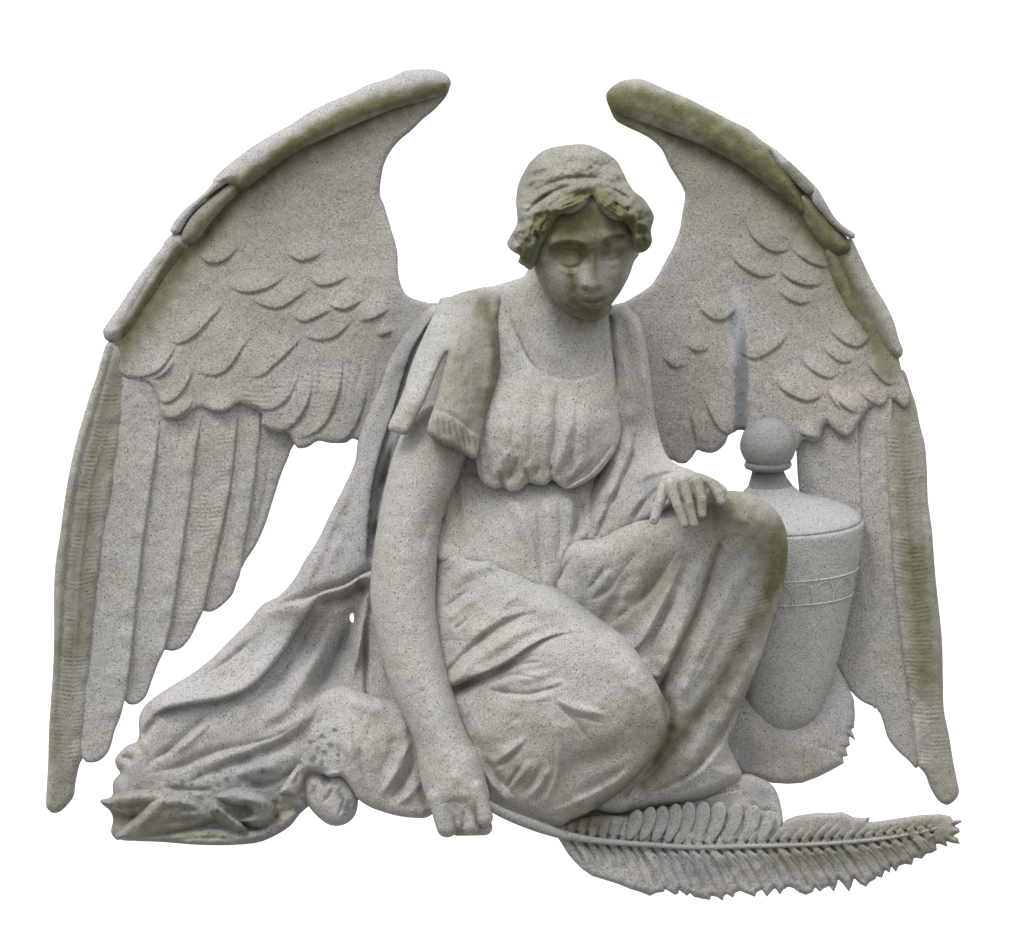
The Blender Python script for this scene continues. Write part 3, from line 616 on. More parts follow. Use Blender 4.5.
wv = np.clip((h.Y-178)/22, 0, 1)
h.H += wv*(4.5*vn(h.X+6*vn(h.X, h.Y, 16, 3), h.Y, 8, 60)*2*0.6)
h.H += 3.2*vn(h.X, h.Y*1.5, 15, 64)*2; h.grainflow(3.4, 7, 40, 70, 88, np.clip((h.Y-150)/30, 0, 1)); h.rough(1.0, 1.6, 62); h.H += 1.1*vn(h.X, h.Y, 3.6, 63)*2
h.stain(A_, [(525,250),(540,225),(565,208),(592,196),(620,212),(640,240)], 0.85, 9); h.stain(A_, [(540,190),(580,186),(630,200)], 0.30, 16); h.stain(A_, [(645,215),(645,245)], 0.6, 9)
h.stain(A_, [(545,218),(536,236),(528,258)], 0.8, 10); h.stain(A_, [(640,212),(644,244)], 0.7, 9); h.stain(B_, [(560,165),(600,165)], 0.15, 30); h.stain(B_, [(520,190),(530,165)], 0.25, 14); h.stain(B_, [(640,205),(650,230)], 0.4, 8); h.stain(B_, [(520,215),(532,245)], 0.4, 6)
hair = h.build('hair', ROOT, 30, DARK, R=20)

# ---- clothing ----------------------------------------------------------
cl = Carve.of([(437,304),(445,297),(480,300),(500,330),(480,440),(460,560),(470,700),(420,780),(360,790),(318,802),(302,812),(292,824),(280,833),(260,842),(235,845),(200,845),(160,842),(135,841),(125,838),(117,840),(111,832),(113,820),(110,811),(100,801),(112,796),(113,782),(120,773),(117,768),(115,760),(120,752),(128,745),(136,742),(139,735),(139,718),(145,706),(155,697),(170,687),(190,675),(210,660),(225,645),(240,630),(250,620),(262,605),(280,595),(295,578),(305,560),(318,540),(330,515),(345,485),(355,462),(358,440),(366,405),(382,365),(402,332),(425,310)],
   [(440,320,38),(400,380,26),(375,440,26),(340,520,34),(300,600,44),(220,680,48),(150,730,44),(120,770,40),(120,820,40),(200,830,44),(290,820,36),(280,720,52),(318,720,52),(335,680,34),(420,600,40),(400,480,30),(440,420,44)], R=16, T=17, h=1.0)
cl.hole([(350,615),(353,613),(354,618),(353,623),(350,620)])
cl.lip([(441,306),(426,328),(412,352),(401,384),(393,412),(384,440),(376,470),(371,500),(368,540),(367,570)], 5, 12, 3, 1, (0.05,0.1))
cl.ridge([(396,435),(388,465),(380,500),(374,540),(371,572)], -13, 6, None, (0.15,0.1))
cl.ridge([(372,400),(362,440),(348,490),(325,540)], 2.5, 8); cl.ridge([(360,470),(345,520),(325,565)], -2, 6); cl.ridge([(352,500),(338,540),(322,575)], 2, 5)
# the large opening fold and what lies inside it
cl.lip([(371,571),(360,576),(345,585),(325,591),(308,598),(290,603),(275,608),(263,616)], 15, 16, 2.6, -1, (0.0,0.3))
cl.ridge([(368,584),(350,596),(330,602),(308,608)], -17, 9, 7, (0.0,0.3))
cl.ridge([(366,590),(350,625),(335,660),(318,690),(306,720)], -13, 10, 12, (0.05,0.25))
cl.lip([(318,598),(303,622),(284,652),(264,676),(246,690),(222,699),(192,704),(166,709),(150,719)], 13, 17, 3.2, 1, (0.1,0.1))
cl.ridge([(322,606),(306,634),(290,660),(270,686),(245,702)], -11, 10, 8, (0.1,0.2))
cl.ridge([(340,612),(322,648),(300,684),(275,716),(240,740)], 6, 8, None); cl.ridge([(330,618),(310,652),(290,684)], -3.5, 4, None)
cl.ridge([(262,630),(235,655),(210,672),(180,690)], -3.5, 4, None); cl.ridge([(255,618),(225,648),(190,682),(160,700)], 3.5, 8)
cl.ridge([(216,704),(205,716),(192,730),(172,748),(156,758),(142,768)], -8, 5, 4, (0.1,0.1)); cl.ridge([(210,722),(192,738),(170,755)], 5, 6, 5)
cl.ridge([(160,716),(148,730),(146,745)], -7, 6, None); cl.ridge([(142,715),(141,735),(148,756)], 5, 4, None)
cl.ridge([(306,716),(280,734),(250,744),(215,752),(180,766),(140,776)], -7, 5, 6); cl.ridge([(330,690),(300,722),(262,742),(225,757),(190,768)], 6, 7)
cl.ridge([(326,696),(306,728),(280,745),(250,757),(220,768),(190,782),(172,790)], -9, 5, 7, (0.15,0.1)); cl.ridge([(320,735),(290,762),(250,772),(210,784)], 6, 8)
cl.ridge([(118,756),(128,758),(136,763)], -9, 6, 5, (0.1,0.1))
cl.ridge([(300,765),(280,780),(255,786),(238,788)], -6, 4, None)
# crumpled stuff at the ground
cl.layer([(125,839),(150,834),(180,831),(210,827),(240,831),(262,827),(284,812),(297,813),(289,827),(262,841),(235,845),(200,845),(160,842),(135,841)], [(130,838,50),(200,836,54),(290,815,50),(240,838,54)], 8, 12)
cl.layer([(101,802),(113,797),(130,793),(148,792),(168,796),(160,803),(150,808),(140,815),(128,819),(114,815),(108,808)], [(103,802,52),(150,796,64),(130,816,50),(165,797,58)], 8, 13)
cl.layer([(206,811),(217,806),(229,815),(243,826),(246,835),(232,838),(218,832),(210,823)], [(210,812,54),(240,832,56),(225,820,58)], 7, 12)
cl.layer([(117,837),(127,825),(140,814),(151,803),(166,797),(188,798),(205,806),(217,818),(206,826),(180,832),(152,837),(130,841)], [(120,836,54),(150,808,70),(190,802,66),(212,818,56),(165,832,54)], 9, 16)
cl.layer([(214,797),(228,791),(247,791),(265,797),(275,808),(273,820),(262,828),(248,826),(240,820),(252,814),(247,806),(232,806)], [(216,797,52),(248,796,66),(270,812,62),(246,822,56)], 8, 14)
cl.ridge([(150,812),(175,808),(205,812)], -6, 5); cl.ridge([(134,832),(150,818),(166,806)], 3, 4); cl.ridge([(112,808),(130,808),(146,803)], -5, 4); cl.ridge([(160,786),(185,790),(212,790)], -6, 4)
cl.ridge([(236,800),(250,800),(262,806)], 2.5, 3); cl.ridge([(160,824),(185,822),(204,820)], -4, 4); cl.ridge([(160,842),(200,838),(240,840)], -3, 3); cl.ridge([(230,775),(260,785),(284,782)], -5, 4); cl.ridge([(290,800),(305,806),(318,812)], 4, 4)
m_ = np.clip((cl.Y-775)/20, 0, 1)*np.clip((310-cl.X)/30, 0, 1); cl.H += m_*(1.6*vn(cl.X, cl.Y, 11, 70)*2+1.1*vn(cl.X, cl.Y, 5, 71)*2)
rs_ = np.random.RandomState(5)
for _ in range(30): cl.stain(B_, [(rs_.uniform(180,285), rs_.uniform(768,835))], 0.6, rs_.uniform(1.0,2.6))
# narrow pleats beside the hanging arm
cl.ridge([(370,580),(364,612),(358,650),(348,690)], 9, 6, 5, (0.05,0.2)); cl.ridge([(368,620),(366,650),(367,696)], -9, 2.6, None, (0.2,0)); cl.ridge([(374,600),(380,640),(386,690)], 4, 5, None)
cl.fan(385, 545, 3.0, 3.6, 92, np.clip((cl.Y-600)/40, 0, 1)); cl.grainflow(2.0, 14, 160, 22, 95, np.clip((600-cl.Y)/40, 0, 1)); cl.rough(1.6, 0.6, 72)
cl.stain(B_, [(420,310),(400,380),(380,470),(372,540)], 0.45, 13); cl.stain(B_, [(345,640),(325,690)], 0.5, 10); cl.stain(A_, [(105,812),(180,820),(275,818)], 0.5, 26); cl.stain(B_, [(240,790),(200,800),(262,835)], 0.3, 20); cl.stain(B_, [(260,770)], 0.3, 20)  # blue-grey strokes run down the trough and the inner channel
cl.stain(A_, [(360,590),(330,602),(300,640)], 0.25, 10); cl.stain(B_, [(130,790)], 0.3, 25); cl.stain(L_, [(180,700),(260,660)], 0.25, 30)
cloak = cl.build('cloak', ROOT, 40, STONE)

cr = Carve.of([(604,314),(612,308),(624,303),(636,318),(645,340),(651,380),(655,415),(661,440),(668,457),(680,466),(694,472),(690,490),(676,500),(660,512),(645,520),(620,532),(600,545),(585,545),(580,530),(585,500),(600,470),(606,430),(606,380)],
   [(620,320,68),(615,400,90),(640,420,82),(595,530,84),(640,490,110),(680,480,150),(660,450,100)], R=14, T=16, h=1.0)
cr.ridge([(616,312),(621,350),(627,385),(632,415),(629,445),(617,478),(604,508),(590,536)], 8, 9, 6, (0.1,0.05))
cr.ridge([(610,318),(613,350),(616,385),(618,400)], -5, 3, None, (0.05,0.2))
cr.ridge([(638,420),(632,455),(620,485),(607,512),(597,536)], -7, 3.5, None, (0.1,0.05)); cr.ridge([(641,350),(648,400),(655,440)], 4, 6, None); cr.ridge([(651,405),(656,430),(660,448)], -3, 3, None)
cr.ridge([(690,474),(665,470),(645,477),(634,488)], 7, 6, 4, (0.0,0.3)); cr.ridge([(664,484),(650,496),(638,512),(630,526)], -7, 4, None, (0.1,0.1)); cr.ridge([(652,482),(640,498),(622,522)], 4, 5); cr.ridge([(672,500),(660,500),(648,506)], -6, 5)
cr.grainflow(2.0, 11, 110, 12, 98); cr.rough(1.2, 0.5, 73)
cr.stain(A_, [(632,350),(628,390)], 0.2, 14); cr.stain(B_, [(612,318),(622,318)], 0.4, 9); cr.stain(B_, [(650,490)], 0.35, 16)
cr.build('cloak_front', cloak, 34, STONE)

# sleeve
sl = Carve.of([(440,304),(446,299),(460,293),(475,289),(488,287),(500,292),(503,300),(498,318),(500,340),(500,365),(496,385),(490,405),(484,425),(480,441),(476,458),(469,457),(455,449),(440,443),(430,437),(427,431),(428,424),(433,408),(438,392),(442,376),(446,362),(447,354),(442,360),(434,378),(425,400),(415,420),(409,432),(403,435),(389,430),(388,426),(396,408),(404,390),(408,375),(415,355),(425,332),(433,315)],
   [(450,310,72),(480,300,70),(460,350,112),(430,360,100),(400,425,108),(450,420,126),(490,350,92),(485,420,108),(470,450,118)], R=9, T=10, h=0.9)
sl.lip([(434,410),(446,414),(458,421),(470,430),(481,438)], 3.0, 9, 1.6, 1, (0.1,0.05))
r = sl._seg([(431,424),(450,432),(477,449)], 15); k_, d_, sg_, t_ = r; inn_ = (sl.Y[k_] > 411+(sl.X[k_]-434)*0.60+2)
sl.H[k_] += 1.7*np.sin(2*math.pi*(sl.X[k_]*0.95-sl.Y[k_]*0.2)/5.2)*inn_*np.clip(1-d_/15, 0, 1)
sl.ridge([(485,300),(494,325),(500,350),(499,375)], -3.5, 5, None); sl.ridge([(480,310),(488,335),(491,370),(484,410)], 3.5, 6)
sl.ridge([(455,380),(452,400),(448,412)], 1.8, 5); sl.ridge([(470,370),(468,400),(466,420)], -1.8, 5); sl.ridge([(440,370),(428,395),(414,425)], 2.5, 5); sl.ridge([(430,340),(445,334),(462,335)], -1.5, 4)
sl.ridge([(432,410),(429,424),(430,434)], 2, 2.5)
sl.grainflow(1.6, 14, 70, 15, 99); sl.rough(1.5, 0.9, 74)
sl.stain(A_, [(485,305),(492,335),(496,370),(486,410)], 0.55, 11); sl.stain(A_, [(455,310),(462,365),(455,425)], 0.38, 38); sl.stain(A_, [(405,432),(430,436),(470,456)], 0.4, 5); sl.stain(L_, [(445,310),(420,380)], 0.4, 16)
sleeve = sl.build('sleeve', ROOT, 30, PALE)

# bodice
bo = Carve.of([(484,291),(494,286),(504,285),(509,296),(511,308),(516,328),(524,347),(531,362),(540,370),(552,376),(562,379),(575,380),(588,376),(600,370),(607,350),(612,352),(620,400),(622,430),(616,450),(608,462),(600,472),(590,480),(576,487),(566,489),(559,485),(552,480),(546,485),(538,485),(529,483),(520,490),(511,492),(503,487),(496,489),(484,484),(478,474),(476,462),(474,430),(478,380),(474,330)],
   [(495,295,60),(505,330,72),(500,380,86),(515,430,104),(500,480,94),(560,400,97),(545,376,91),(572,386,93),(585,430,102),(555,480,96),(610,440,88),(605,380,88)], R=6, T=5, h=0.9)
bo.bump(512,425,32,42,6); bo.bump(585,425,26,40,5)
bo.lip([(506,302),(516,330),(524,347),(531,361),(543,371),(558,377),(575,378),(592,373),(602,366)], 1.8, 6, 1.5, 1, (0.1,0.1))
bo.ridge([(558,383),(556,410),(554,440),(549,465),(543,484)], -6, 4.5, None, (0.1,0.1)); bo.ridge([(572,385),(572,420),(566,445),(556,470),(547,482)], 5, 5, 4, (0.1,0.1)); bo.ridge([(563,400),(562,430),(556,460)], -2, 3)
bo.ridge([(531,363),(540,371),(553,376.5),(566,378.5),(580,376)], 2.5, 2, 3); bo.ridge([(545,384),(547,410),(544,440)], 3, 5); bo.ridge([(530,380),(532,410),(528,440)], -1.5, 6)
bo.lip([(612,446),(602,460),(590,473),(576,482),(564,489)], 5, 7, 2.2, -1, (0.1,0.1)); bo.ridge([(595,457),(587,468),(578,476),(567,486)], -7, 3, None, (0.1,0.1)); bo.ridge([(590,450),(575,470),(560,483)], 3, 4)
bo.ridge([(577,440),(568,462),(557,480)], -4, 3, None)
bo.ridge([(516,440),(505,460),(492,480)], 4, 5); bo.ridge([(520,455),(513,470),(505,486)], -5, 4); bo.ridge([(534,455),(526,472),(516,488)], 4, 4); bo.ridge([(540,465),(532,478)], -4, 3); bo.ridge([(500,470),(503,486)], -6, 3, None, (0.4,0.0)); bo.ridge([(524,466),(528,484)], -6, 3, None, (0.4,0.0)); bo.ridge([(551,462),(552,482)], -6, 2.6, None, (0.4,0.0)); bo.ridge([(482,440),(482,460),(484,480)], 3, 4); bo.ridge([(490,450),(488,470),(490,484)], -3, 3)
bo.ridge([(496,300),(503,325),(512,350),(520,370)], 2.5, 5); bo.ridge([(506,380),(516,400),(520,430)], -1.0, 6)
bo.grainflow(2.4, 10, 110, 4, 93, np.clip((bo.Y-390)/60, 0, 1)); bo.rough(1.2, 0.6, 75)
bo.stain(A_, [(498,340),(502,370)], 0.25, 10); bo.stain(A_, [(520,470),(500,478)], 0.3, 10); bo.stain(A_, [(550,480)], 0.2, 12); bo.stain(L_, [(523,356),(530,366),(526,372)], 0.8, 2.2); bo.stain(L_, [(540,377),(560,380)], 0.6, 2.5)
bodice = bo.build('bodice', ROOT, 34, PALE)

# waist, gathered cloth between bodice and hips
wa = Carve.of([(444,480),(462,462),(480,470),(520,475),(570,475),(606,455),(612,480),(606,520),(590,540),(575,550),(562,575),(552,592),(530,590),(490,570),(450,565),(434,555),(436,520)],
   [(460,480,62),(520,500,84),(560,500,84),(590,490,66),(550,580,96),(500,562,92),(450,550,84),(590,530,84)], R=12, T=12, h=1.0)
wa.ridge([(546,490),(548,530),(551,578)], 4, 6); wa.ridge([(538,500),(540,540),(546,572)], -3.5, 3.5); wa.ridge([(558,495),(561,530),(556,570)], -5, 4); wa.ridge([(566,492),(572,515),(568,540)], 5, 5)
wa.ridge([(582,490),(580,515),(572,545)], -9, 7); wa.ridge([(500,495),(514,530),(530,560)], -2.5, 4); wa.ridge([(512,495),(526,530),(540,565)], 2.5, 5); wa.ridge([(470,485),(470,510),(466,535)], -3, 3.5); wa.ridge([(480,490),(478,520),(470,540)], 2, 5)
wa.grainflow(2.2, 10, 90, -12, 96); wa.rough(1.2, 0.5, 76); wa.stain(A_, [(455,500),(460,530)], 0.3, 12); wa.stain(A_, [(520,540),(525,560)], 0.2, 10); wa.stain(B_, [(572,520)], 0.4, 10)
waist = wa.build('gathered_waist', bodice, 34, PALE)

# skirt over the raised knee
kn = Carve.of([(545,600),(552,570),(562,552),(575,541),(600,538),(620,526),(645,515),(665,503),(690,493),(715,491),(735,491),(750,493),(765,501),(777,512),(785,527),(788,545),(786,570),(780,600),(770,630),(762,655),(752,680),(742,705),(735,725),(728,742),(738,764),(742,775),(735,785),(715,796),(690,804),(660,808),(635,812),(600,812),(560,780),(560,680)],
   [(560,570,104),(600,560,112),(680,520,140),(740,525,150),(760,570,128),(720,620,120),(650,600,112),(600,640,90),(700,700,100),(740,720,84),(650,760,86),(700,780,84),(620,800,84)], R=30, T=34, h=1.0)
kn.bump(748,530,30,30,7); kn.bump(686,510,30,22,-8)
kn.ridge([(681,545),(664,570),(646,592),(624,613),(604,628)], -10, 9, 5, (0.3,0.2)); kn.ridge([(660,540),(638,568),(608,596),(580,612)], 4, 14)
kn.ridge([(684,554),(674,580),(662,604),(648,632),(636,647),(624,645),(608,638)], 8, 5, 4, (0.3,0.1,1)); kn.ridge([(676,588),(663,614),(648,641),(632,651)], -7, 4, 5, (0.3,0.1))
kn.ridge([(672,600),(660,624),(648,646)], -3, 3); kn.ridge([(710,540),(698,570),(690,602),(678,636),(666,666),(656,676)], 9, 9, 6, (0.3,0.1,1))
kn.ridge([(752,541),(738,536),(724,538),(714,552),(707,576),(700,602),(689,628),(678,650),(663,680),(655,692)], -11, 3, 9, (0.2,0.05))
kn.lip([(640,658),(647,671),(655,678),(664,676)], 5, 6, 2.5, -1)
kn.ridge([(744,556),(733,582),(720,610),(706,636),(694,662),(682,692),(675,722)], 7, 8, 7, (0.3,0.05)); kn.ridge([(752,566),(742,592),(728,618),(716,640)], -3.5, 3, 4); kn.ridge([(738,548),(724,578),(712,604)], -3, 4)
kn.ridge([(728,614),(718,636),(706,662),(690,690)], 2.5, 3); kn.ridge([(724,632),(712,656),(700,678)], -2.5, 2.5)
kn.ridge([(770,580),(758,608),(744,636),(720,680),(696,716),(664,760),(640,784)], -9, 5, 12, (0.3,0.05))
kn.ridge([(782,584),(772,612),(756,660),(728,708),(704,744),(678,772),(650,788)], 7, 8, 8, (0.2,0.05))
kn.ridge([(752,672),(740,702),(728,724),(704,760),(672,784),(632,798)], -9, 3, 5, (0.25,0.1)); kn.ridge([(748,700),(736,724),(716,754),(688,780),(660,793)], 6, 5)
kn.ridge([(728,740),(730,755),(722,768)], -4, 4); kn.ridge([(740,768),(720,782),(700,790),(680,796)], 3, 5); kn.ridge([(736,762),(724,766),(710,764)], -3, 2.5)
kn.ridge([(648,664),(660,690),(669,712),(666,740),(650,770),(625,795)], -9, 5, 6, (0.1,0.05)); kn.ridge([(575,552),(566,566),(556,582)], -5, 3); kn.ridge([(606,565),(596,580),(584,594)], -4, 3); kn.ridge([(612,568),(602,584),(590,600)], 3, 4)
kn.ridge([(620,575),(608,590),(588,602)], -4, 3); kn.ridge([(640,548),(622,572),(606,588)], -1.5, 3)
kn.grainflow(2.6, 13, 120, 24, 90, np.clip((kn.Y-550)/40, 0, 1)); kn.rough(1.5, 0.7, 77)
r = kn._seg([(760,600),(735,650)], 16); k_, d_, sg_, t_ = r; kn.H[k_] += 0.6*np.sin(2*math.pi*(kn.Y[k_]+0.3*kn.X[k_])/4.3)*np.clip(1-d_/14, 0, 1)
kn.stain(A_, [(779,530),(780,565),(768,600),(752,632),(734,664),(712,700),(685,730),(660,755)], 0.6, 12); kn.stain(A_, [(735,505),(762,528),(772,570)], 0.5, 32); kn.stain(A_, [(720,545),(708,580),(694,618),(678,650),(662,684)], 0.55, 3)
kn.stain(A_, [(680,560),(650,600),(620,625)], 0.4, 10); kn.stain(A_, [(752,680),(732,715),(700,755),(660,785)], 0.45, 6); kn.stain(A_, [(700,500),(720,525)], 0.35, 24); kn.stain(L_, [(745,560),(722,606),(695,664)], 0.3, 7); kn.stain(B_, [(600,590),(580,600)], 0.2, 20)  # paler strokes follow the raised folds of the shin
kn.stain(A_, [(665,690),(672,720),(650,770),(620,795)], 0.4, 7); kn.stain(L_, [(690,570),(670,610),(650,640)], 0.3, 8)
skirt = kn.build('skirt', ROOT, 60, PALE)
skirt['label'] = 'skirt draped over the raised knee and the shin below it'

# skirt over the folded leg
th = Carve.of([(436,548),(450,541),(466,541),(490,550),(520,566),(550,584),(575,601),(600,619),(625,638),(643,660),(655,680),(664,700),(667,720),(665,736),(658,752),(645,768),(628,786),(610,800),(590,812),(572,821),(558,829),(530,824),(512,817),(496,810),(476,800),(440,740),(420,680),(425,600)],
   [(440,600,88),(470,560,92),(540,600,116),(600,650,148),(640,710,158),(640,750,140),(560,700,138),(480,700,98),(500,640,106),(550,780,114),(500,780,98),(590,800,100)], R=30, T=32, h=1.0)
th.ridge([(445,674),(462,656),(481,638),(500,625),(520,616),(545,611)], -8, 7, 3, (0.0,0.4)); th.ridge([(460,650),(482,630),(505,618),(530,608)], 3, 4, 8, (0.1,0.4))
th.ridge([(452,680),(478,660),(505,642),(535,628),(560,622)], 5, 6, 6, (0.0,0.4))
th.lip([(450,688),(478,676),(502,666),(525,650),(540,641),(556,635),(582,631)], 7, 8, 2.0, -1, (0.0,0.4))
th.ridge([(446,692),(468,684),(489,676),(505,667),(520,659),(538,654)], -14, 6, 4, (0.0,0.4)); th.ridge([(447,690),(466,684),(486,676)], -8, 10, 8, (0.0,0.4))
th.ridge([(486,684),(500,678),(515,675),(541,679)], -4, 2.2, 2.6, (0.3,0.3)); th.ridge([(485,690),(508,681),(535,676),(560,668)], 4, 6, 4); th.ridge([(500,670),(520,664),(545,662)], -3, 2.4)
th.ridge([(484,688),(500,692),(525,694.5),(546,690),(566,685)], -6.5, 2.2, 3.0, (0.2,0.25)); th.ridge([(500,697),(526,700),(556,694)], 2.5, 4); th.ridge([(540,688),(565,680)], 3, 3)
th.ridge([(440,560),(455,554),(472,551)], -2, 3); th.ridge([(442,610),(458,598),(472,588)], -3.5, 2.6); th.ridge([(450,632),(462,624),(472,614)], -3, 2.4); th.ridge([(446,622),(464,606),(480,598)], 3, 4)
th.ridge([(450,592),(462,576),(482,566),(505,566)], 3, 7); th.ridge([(498,612),(510,600),(520,590)], 2, 4); th.ridge([(440,580),(452,566)], -2, 3)
th.lip([(440,545),(465,545),(490,553),(520,568),(545,582)], 2, 10, 1.8, 1, (0,0.3))
th.ridge([(553,702),(563,710),(575,721),(585,734),(596,750)], -6, 1.8, 5, (0.15,0.3)); th.ridge([(552,698),(574,708),(592,712),(612,716)], 4.5, 4, 5, (0.1,0.4)); th.ridge([(572,716),(588,719),(606,724)], -3.5, 2.6)
th.bump(610,752,30,12,-7,-20); th.bump(565,770,18,26,-6,20)
th.ridge([(650,750),(632,770),(612,785),(588,798),(565,808),(540,815)], 8, 5, 7, (0.15,0.1)); th.ridge([(630,762),(605,780),(580,790)], -4, 6)
th.ridge([(524,762),(513,778),(505,792)], -7, 3, None); th.ridge([(532,758),(524,772),(508,790)], 6, 4); th.ridge([(528,735),(510,752),(490,764)], 6, 5, 4); th.ridge([(525,742),(510,757),(494,770)], -6, 3)
th.ridge([(554,762),(544,780),(528,800)], 6, 4); th.ridge([(542,762),(534,780),(520,796)], -5, 4); th.ridge([(557,735),(559,760),(553,785),(542,806)], 5, 3, 4); th.ridge([(550,770),(542,790),(532,804)], -5, 3)
th.ridge([(466,735),(478,760),(492,784),(512,806)], 8, 5, 4, (0.1,0.1)); th.ridge([(480,750),(496,776),(516,798)], -7, 4)
th.ridge([(505,718),(515,728)], 2, 6); th.ridge([(500,730),(512,722),(525,712)], -2, 4)
th.fan(428, 700, 2.6, 3.2, 91, np.clip((600-th.X)/60, 0, 1)); th.fan(500, 640, 1.6, 2.6, 94); th.rough(1.5, 0.7, 78)
th.stain(A_, [(664,700),(668,725),(656,755),(630,785),(600,806)], 0.7, 7); th.stain(A_, [(640,700),(645,730)], 0.22, 18); th.stain(A_, [(450,690),(480,678),(505,662)], 0.3, 9); th.stain(B_, [(500,560),(560,595),(600,622)], 0.3, 14); th.stain(L_, [(560,650),(520,580),(480,570)], 0.25, 30); th.stain(A_, [(600,752),(560,770),(525,780)], 0.3, 14)
th.build('skirt_lap', skirt, 70, PALE)['label'] = 'skirt pulled in deep creases over the folded leg'

# hem over the foot
he = Carve.of([(322,692),(345,686),(370,695),(395,702),(410,712),(425,740),(445,760),(450,790),(440,806),(428,817),(415,818),(398,816),(380,811),(368,806),(358,799),(352,790),(342,777),(330,777),(318,772),(306,774),(302,786),(296,795),(288,794),(279,793),(286,780),(296,765),(301,745),(306,715)],
   [(345,690,44),(400,710,60),(420,800,60),(330,770,60),(285,790,58),(380,800,58),(370,740,66)], R=10, T=12, h=1.0)
he.ridge([(330,700),(365,706),(405,716)], 4, 8); he.ridge([(348,722),(350,748),(357,772),(370,794)], 5, 5); he.ridge([(360,742),(362,764),(370,788)], -5, 3.5); he.ridge([(370,720),(368,740)], -2, 4)
he.ridge([(338,740),(342,760),(350,780)], -3, 4); he.ridge([(412,738),(402,760),(390,782),(378,798)], 8, 5, 4, (0.1,0.1)); he.ridge([(416,758),(404,782),(390,800)], -10, 5); he.ridge([(422,780),(410,794),(396,806)], 5, 4)
he.ridge([(395,730),(390,750),(380,775)], -3, 7); he.ridge([(302,752),(296,772),(286,788)], 5, 4); he.ridge([(312,768),(325,775),(340,772),(336,764)], 4, 3); he.ridge([(300,768),(294,786)], -4, 2.5)
he.ridge([(305,720),(303,750)], -3, 4); he.grainflow(2.6, 11, 80, -12, 97); he.rough(1.5, 0.7, 79)
for p_ in ((322,736),(318,748),(325,752),(313,760),(330,745),(300,762),(334,730),(322,762),(338,755),(311,742)): he.stain(B_, [p_], 0.9, 2.6)
he.stain(B_, [(306,760)], 0.3, 14); he.stain(L_, [(350,700),(400,712)], 0.3, 12)
he.build('skirt_hem', skirt, 34, PALE)['label'] = 'gathered hem beside the hanging hand'

# rocky seat showing under the shin
se = Carve.of([(600,800),(640,795),(690,796),(725,784),(744,774),(758,777),(771,784),(778,795),(782,812),(783,826),(776,834),(740,845),(660,845),(600,840),(560,832),(580,812)],
   [(620,820,52),(700,820,58),(760,800,60)], R=9, T=10, h=1.0)
se.ridge([(744,800),(760,810),(782,812)], -2, 3); se.lip([(700,800),(725,792),(742,790)], 3, 8, 2, 1); se.rough(2, 0.8, 80); se.stain(A_, [(580,815),(620,812)], 0.7, 12); se.stain(B_, [(760,795)], 0.4, 14)
se.build('rock_seat', ROOT, 40, STONE)

# ---- palm frond --------------------------------------------------------
fr = Carve.of([(545,826),(553,832),(560,841),(568,854),(573,860),(582,869),(592,876),(605,880),(618,884),(630,889),(640,892),(645,894),(650,896),(656,893),(664,892),(665,889),(670,892),(675,895),(678,894),(679,890),(683,893),(687,896),(690,893),(694,897),(703,899),(710,900),(711,896),(717,897),(723,901),(724,896),(727,894),(733,898),(735,893),(740,891),(745,893),(750,895),(755,897),(757,892),(762,890),(767,897),(770,893),(775,888),(780,895),(783,890),(788,887),(793,888),(800,893),(806,895),(813,892),(815,887),(820,892),(823,889),(829,886),(834,892),(837,884),(838,879),(843,884),(849,892),(852,885),(854,878),(860,884),(866,887),(870,882),(876,879),(876,876),(882,878),(885,870),(890,873),(891,866),(896,872),(899,866),(905,864),(912,865),(914,858),(918,858),(922,859),(926,854),(932,853),(937,850),(936,844),(940,844),(948,847),(946,841),(952,843),(960,844),(958,838),(953,836),(960,832),(959,828),(954,826),(962,822),(960,819),(954,821),(950,816),(940,814),(920,815),(900,818),(880,821),(868,822),(870,817),(862,818),(853,817),(843,812),(830,813),(815,813),(795,816),(786,820),(781,826),(772,818),(700,814),(640,817),(600,815),(580,818),(560,826)],
   [(560,836,70),(700,850,74),(800,850,66),(940,830,52),(700,885,70),(700,815,66),(850,885,58)], R=6, T=7, h=0.8, smooth=False)
rf = np.random.RandomState(8)
rib = [(560,836),(600,841.5),(660,846),(700,847.5),(760,846),(800,845),(850,842),(890,837.5),(930,830),(950,824)]
RX = [q[0] for q in rib]; RY = [q[1] for q in rib]
for i, xm in enumerate(np.arange(572, 940, 11.2)):
    ym = float(np.interp(xm, RX, RY)); k_ = min(1.0, max(0.0, (xm-600)/330))
    L_n = (38-12*max(0, (xm-820)/120))*(0.7+0.35*rf.rand()); dx = (0.50+0.35*k_); n_ = math.hypot(dx, 1)
    if xm > 930: L_n *= 0.5
    p_ = (xm, ym+2.5); m1 = (xm+dx*L_n*0.5/n_+1.5, ym+2.5+L_n*0.5/n_-1); q_ = (xm+dx*L_n/n_, ym+2.5+L_n/n_)
    fr.lip([p_, m1, q_], 2.6+rf.rand(), 6, 1.1, 1 if i % 6 else -1, (0.02, 0.6)); fr.ridge([p_, ((p_[0]+m1[0])/2+1, (p_[1]+m1[1])/2)], -5.5, 2.3, None, (0.01, 0.5, 1))
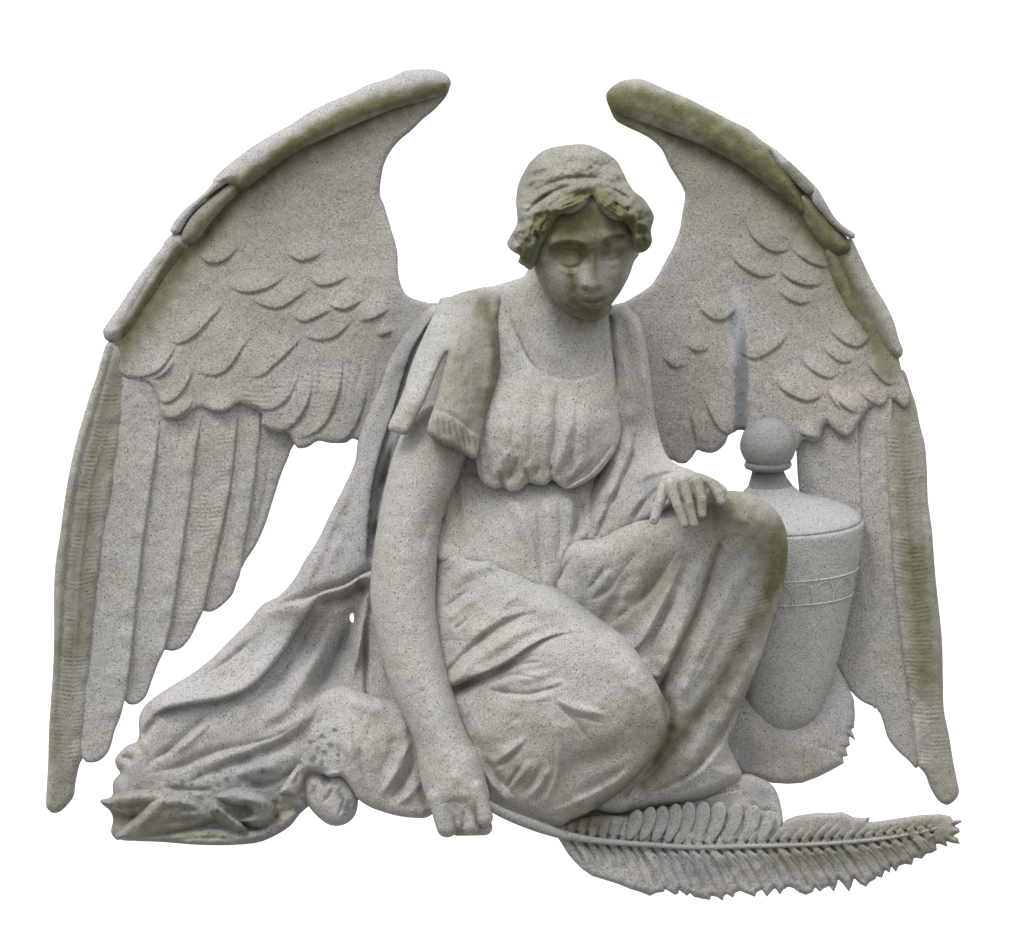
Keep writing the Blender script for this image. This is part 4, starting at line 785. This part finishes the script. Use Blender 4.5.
for i, xm in enumerate(np.arange(578, 915, 11.2)):
    ym = float(np.interp(xm, RX, RY)); k_ = min(1.0, max(0.0, (xm-600)/330)); dx = 0.50+0.35*k_; L_n = (44 if xm > 620 else 28)-16*max(0, (xm-800)/120)
    fr.ridge([(xm+dx*8+2, ym+8), (xm+dx*L_n*0.5+3, ym+L_n*0.5), (xm+dx*L_n, ym+L_n)], -(1.6+1.5*rf.rand()), 1.7, None, (0.2, 0.05, 1))
for i, xm in enumerate(np.arange(566, 932, 10.6)):
    ym = float(np.interp(xm, RX, RY)); k_ = min(1.0, max(0.0, (xm-600)/260))
    L_n = (30 if xm < 860 else 22-12*(xm-860)/80)*(0.45+0.55*rf.rand()); dx = 0.18+0.95*k_; n_ = math.hypot(dx, 1)
    p_ = (xm, ym-2.5); m1 = (xm+dx*L_n*0.5/n_-0.5, ym-2.5-L_n*0.5/n_-0.5); q_ = (xm+dx*L_n/n_, ym-2.5-L_n/n_)
    fr.lip([p_, m1, q_], 2.4+rf.rand(), 5, 1.1, 1, (0.02, 0.5)); fr.ridge([p_, ((p_[0]+m1[0])/2, (p_[1]+m1[1])/2)], -6, 2.5, None, (0.01, 0.5, 1))
fr.rough(1.5, 0.7, 81); fr.stain(A_, [(570,822),(600,822)], 0.8, 12); fr.stain(A_, [(780,850),(860,850),(935,835)], 0.55, 26); fr.stain(B_, [(700,870)], 0.2, 40)
frond = fr.build('palm_frond', ROOT, 22, STONE)
frond['label'] = 'palm frond held by its stem in the hanging hand, lying to the right'
mid = [(482,802,114,4.5),(505,814,100,5),(525,822,90,5.5),(545,829,82,5.5),(565,835,78,4.4),(600,841,76.5,3.2),(660,845.5,75.5,2.6),(700,847.5,74.5,2.4),(760,846,70.5,2.2),(800,845,66,2.1),(850,842,60,2.0),(890,837.5,56,1.8),(930,830,52,1.6),(956,821,50,1.2)]
tube('midrib', mid, frond, STONE, (0.12,0.1,0.1), seg=14)
MP = np.array(mid)
rnd = np.random.RandomState(3)
def leaflet(p, q, wd, z0, z1, st, bend=0.0, pointed=True):
    x0, y0 = p; x1, y1 = q; dx, dy = x1-x0, y1-y0; L = math.hypot(dx, dy); ux, uy = dx/L, dy/L; nx, ny = -uy, ux
    U = [0, 0.15, 0.4, 0.65, 0.85, 1.0]; W = [0.18, 0.62, 1, 1, 0.66, 0.06] if pointed else [0.18, 0.62, 1, 1.05, 0.9, 0.3]
    Lp = [(x0+ux*L*u+nx*(wd*w_+bend*math.sin(u*math.pi)), y0+uy*L*u+ny*(wd*w_+bend*math.sin(u*math.pi))) for u, w_ in zip(U, W)]
    Rp = [(x0+ux*L*u-nx*(wd*w_-bend*math.sin(u*math.pi)), y0+uy*L*u-ny*(wd*w_-bend*math.sin(u*math.pi))) for u, w_ in zip(U, W)]
    c = Carve.of(Lp+Rp[::-1], [(x0,y0,z0),(x1,y1,z1),(x0+nx*wd,y0+ny*wd,z0+1.6),(x0-nx*wd,y0-ny*wd,z0-1.6),(x1-nx*wd,y1-ny*wd,z1-1.6)], R=max(3, wd*0.55), T=2.0, h=0.9)
    c.ridge([(x0,y0),(x1,y1)], 0.8, 1.4, None, (0.1,0.2)); c.rough(1.0, 0.5, int(x0)); c.st[...] += np.array(st)
    c.build('leaflet', frond, 8, STONE)
for xm, tx, ty, wd in ((628,639,810,6.6),(641,652,807,6.8),(654,664,806,7.0),(667,677,804,7.2),(680,690,802,7.6),(694,705,802,7.8),(708,721,802,8.2),(724,738,804,8.0),(741,756,806,8.4),(757,771,811,7.6)):
    ym = float(np.interp(xm, RX, RY)); zm = float(np.interp(xm, MP[:, 0], MP[:, 2]))
    leaflet((xm, ym-3), (tx, ty), wd, zm-2, zm+1, (0.1, 0.08, 0.12), bend=0.6, pointed=False)
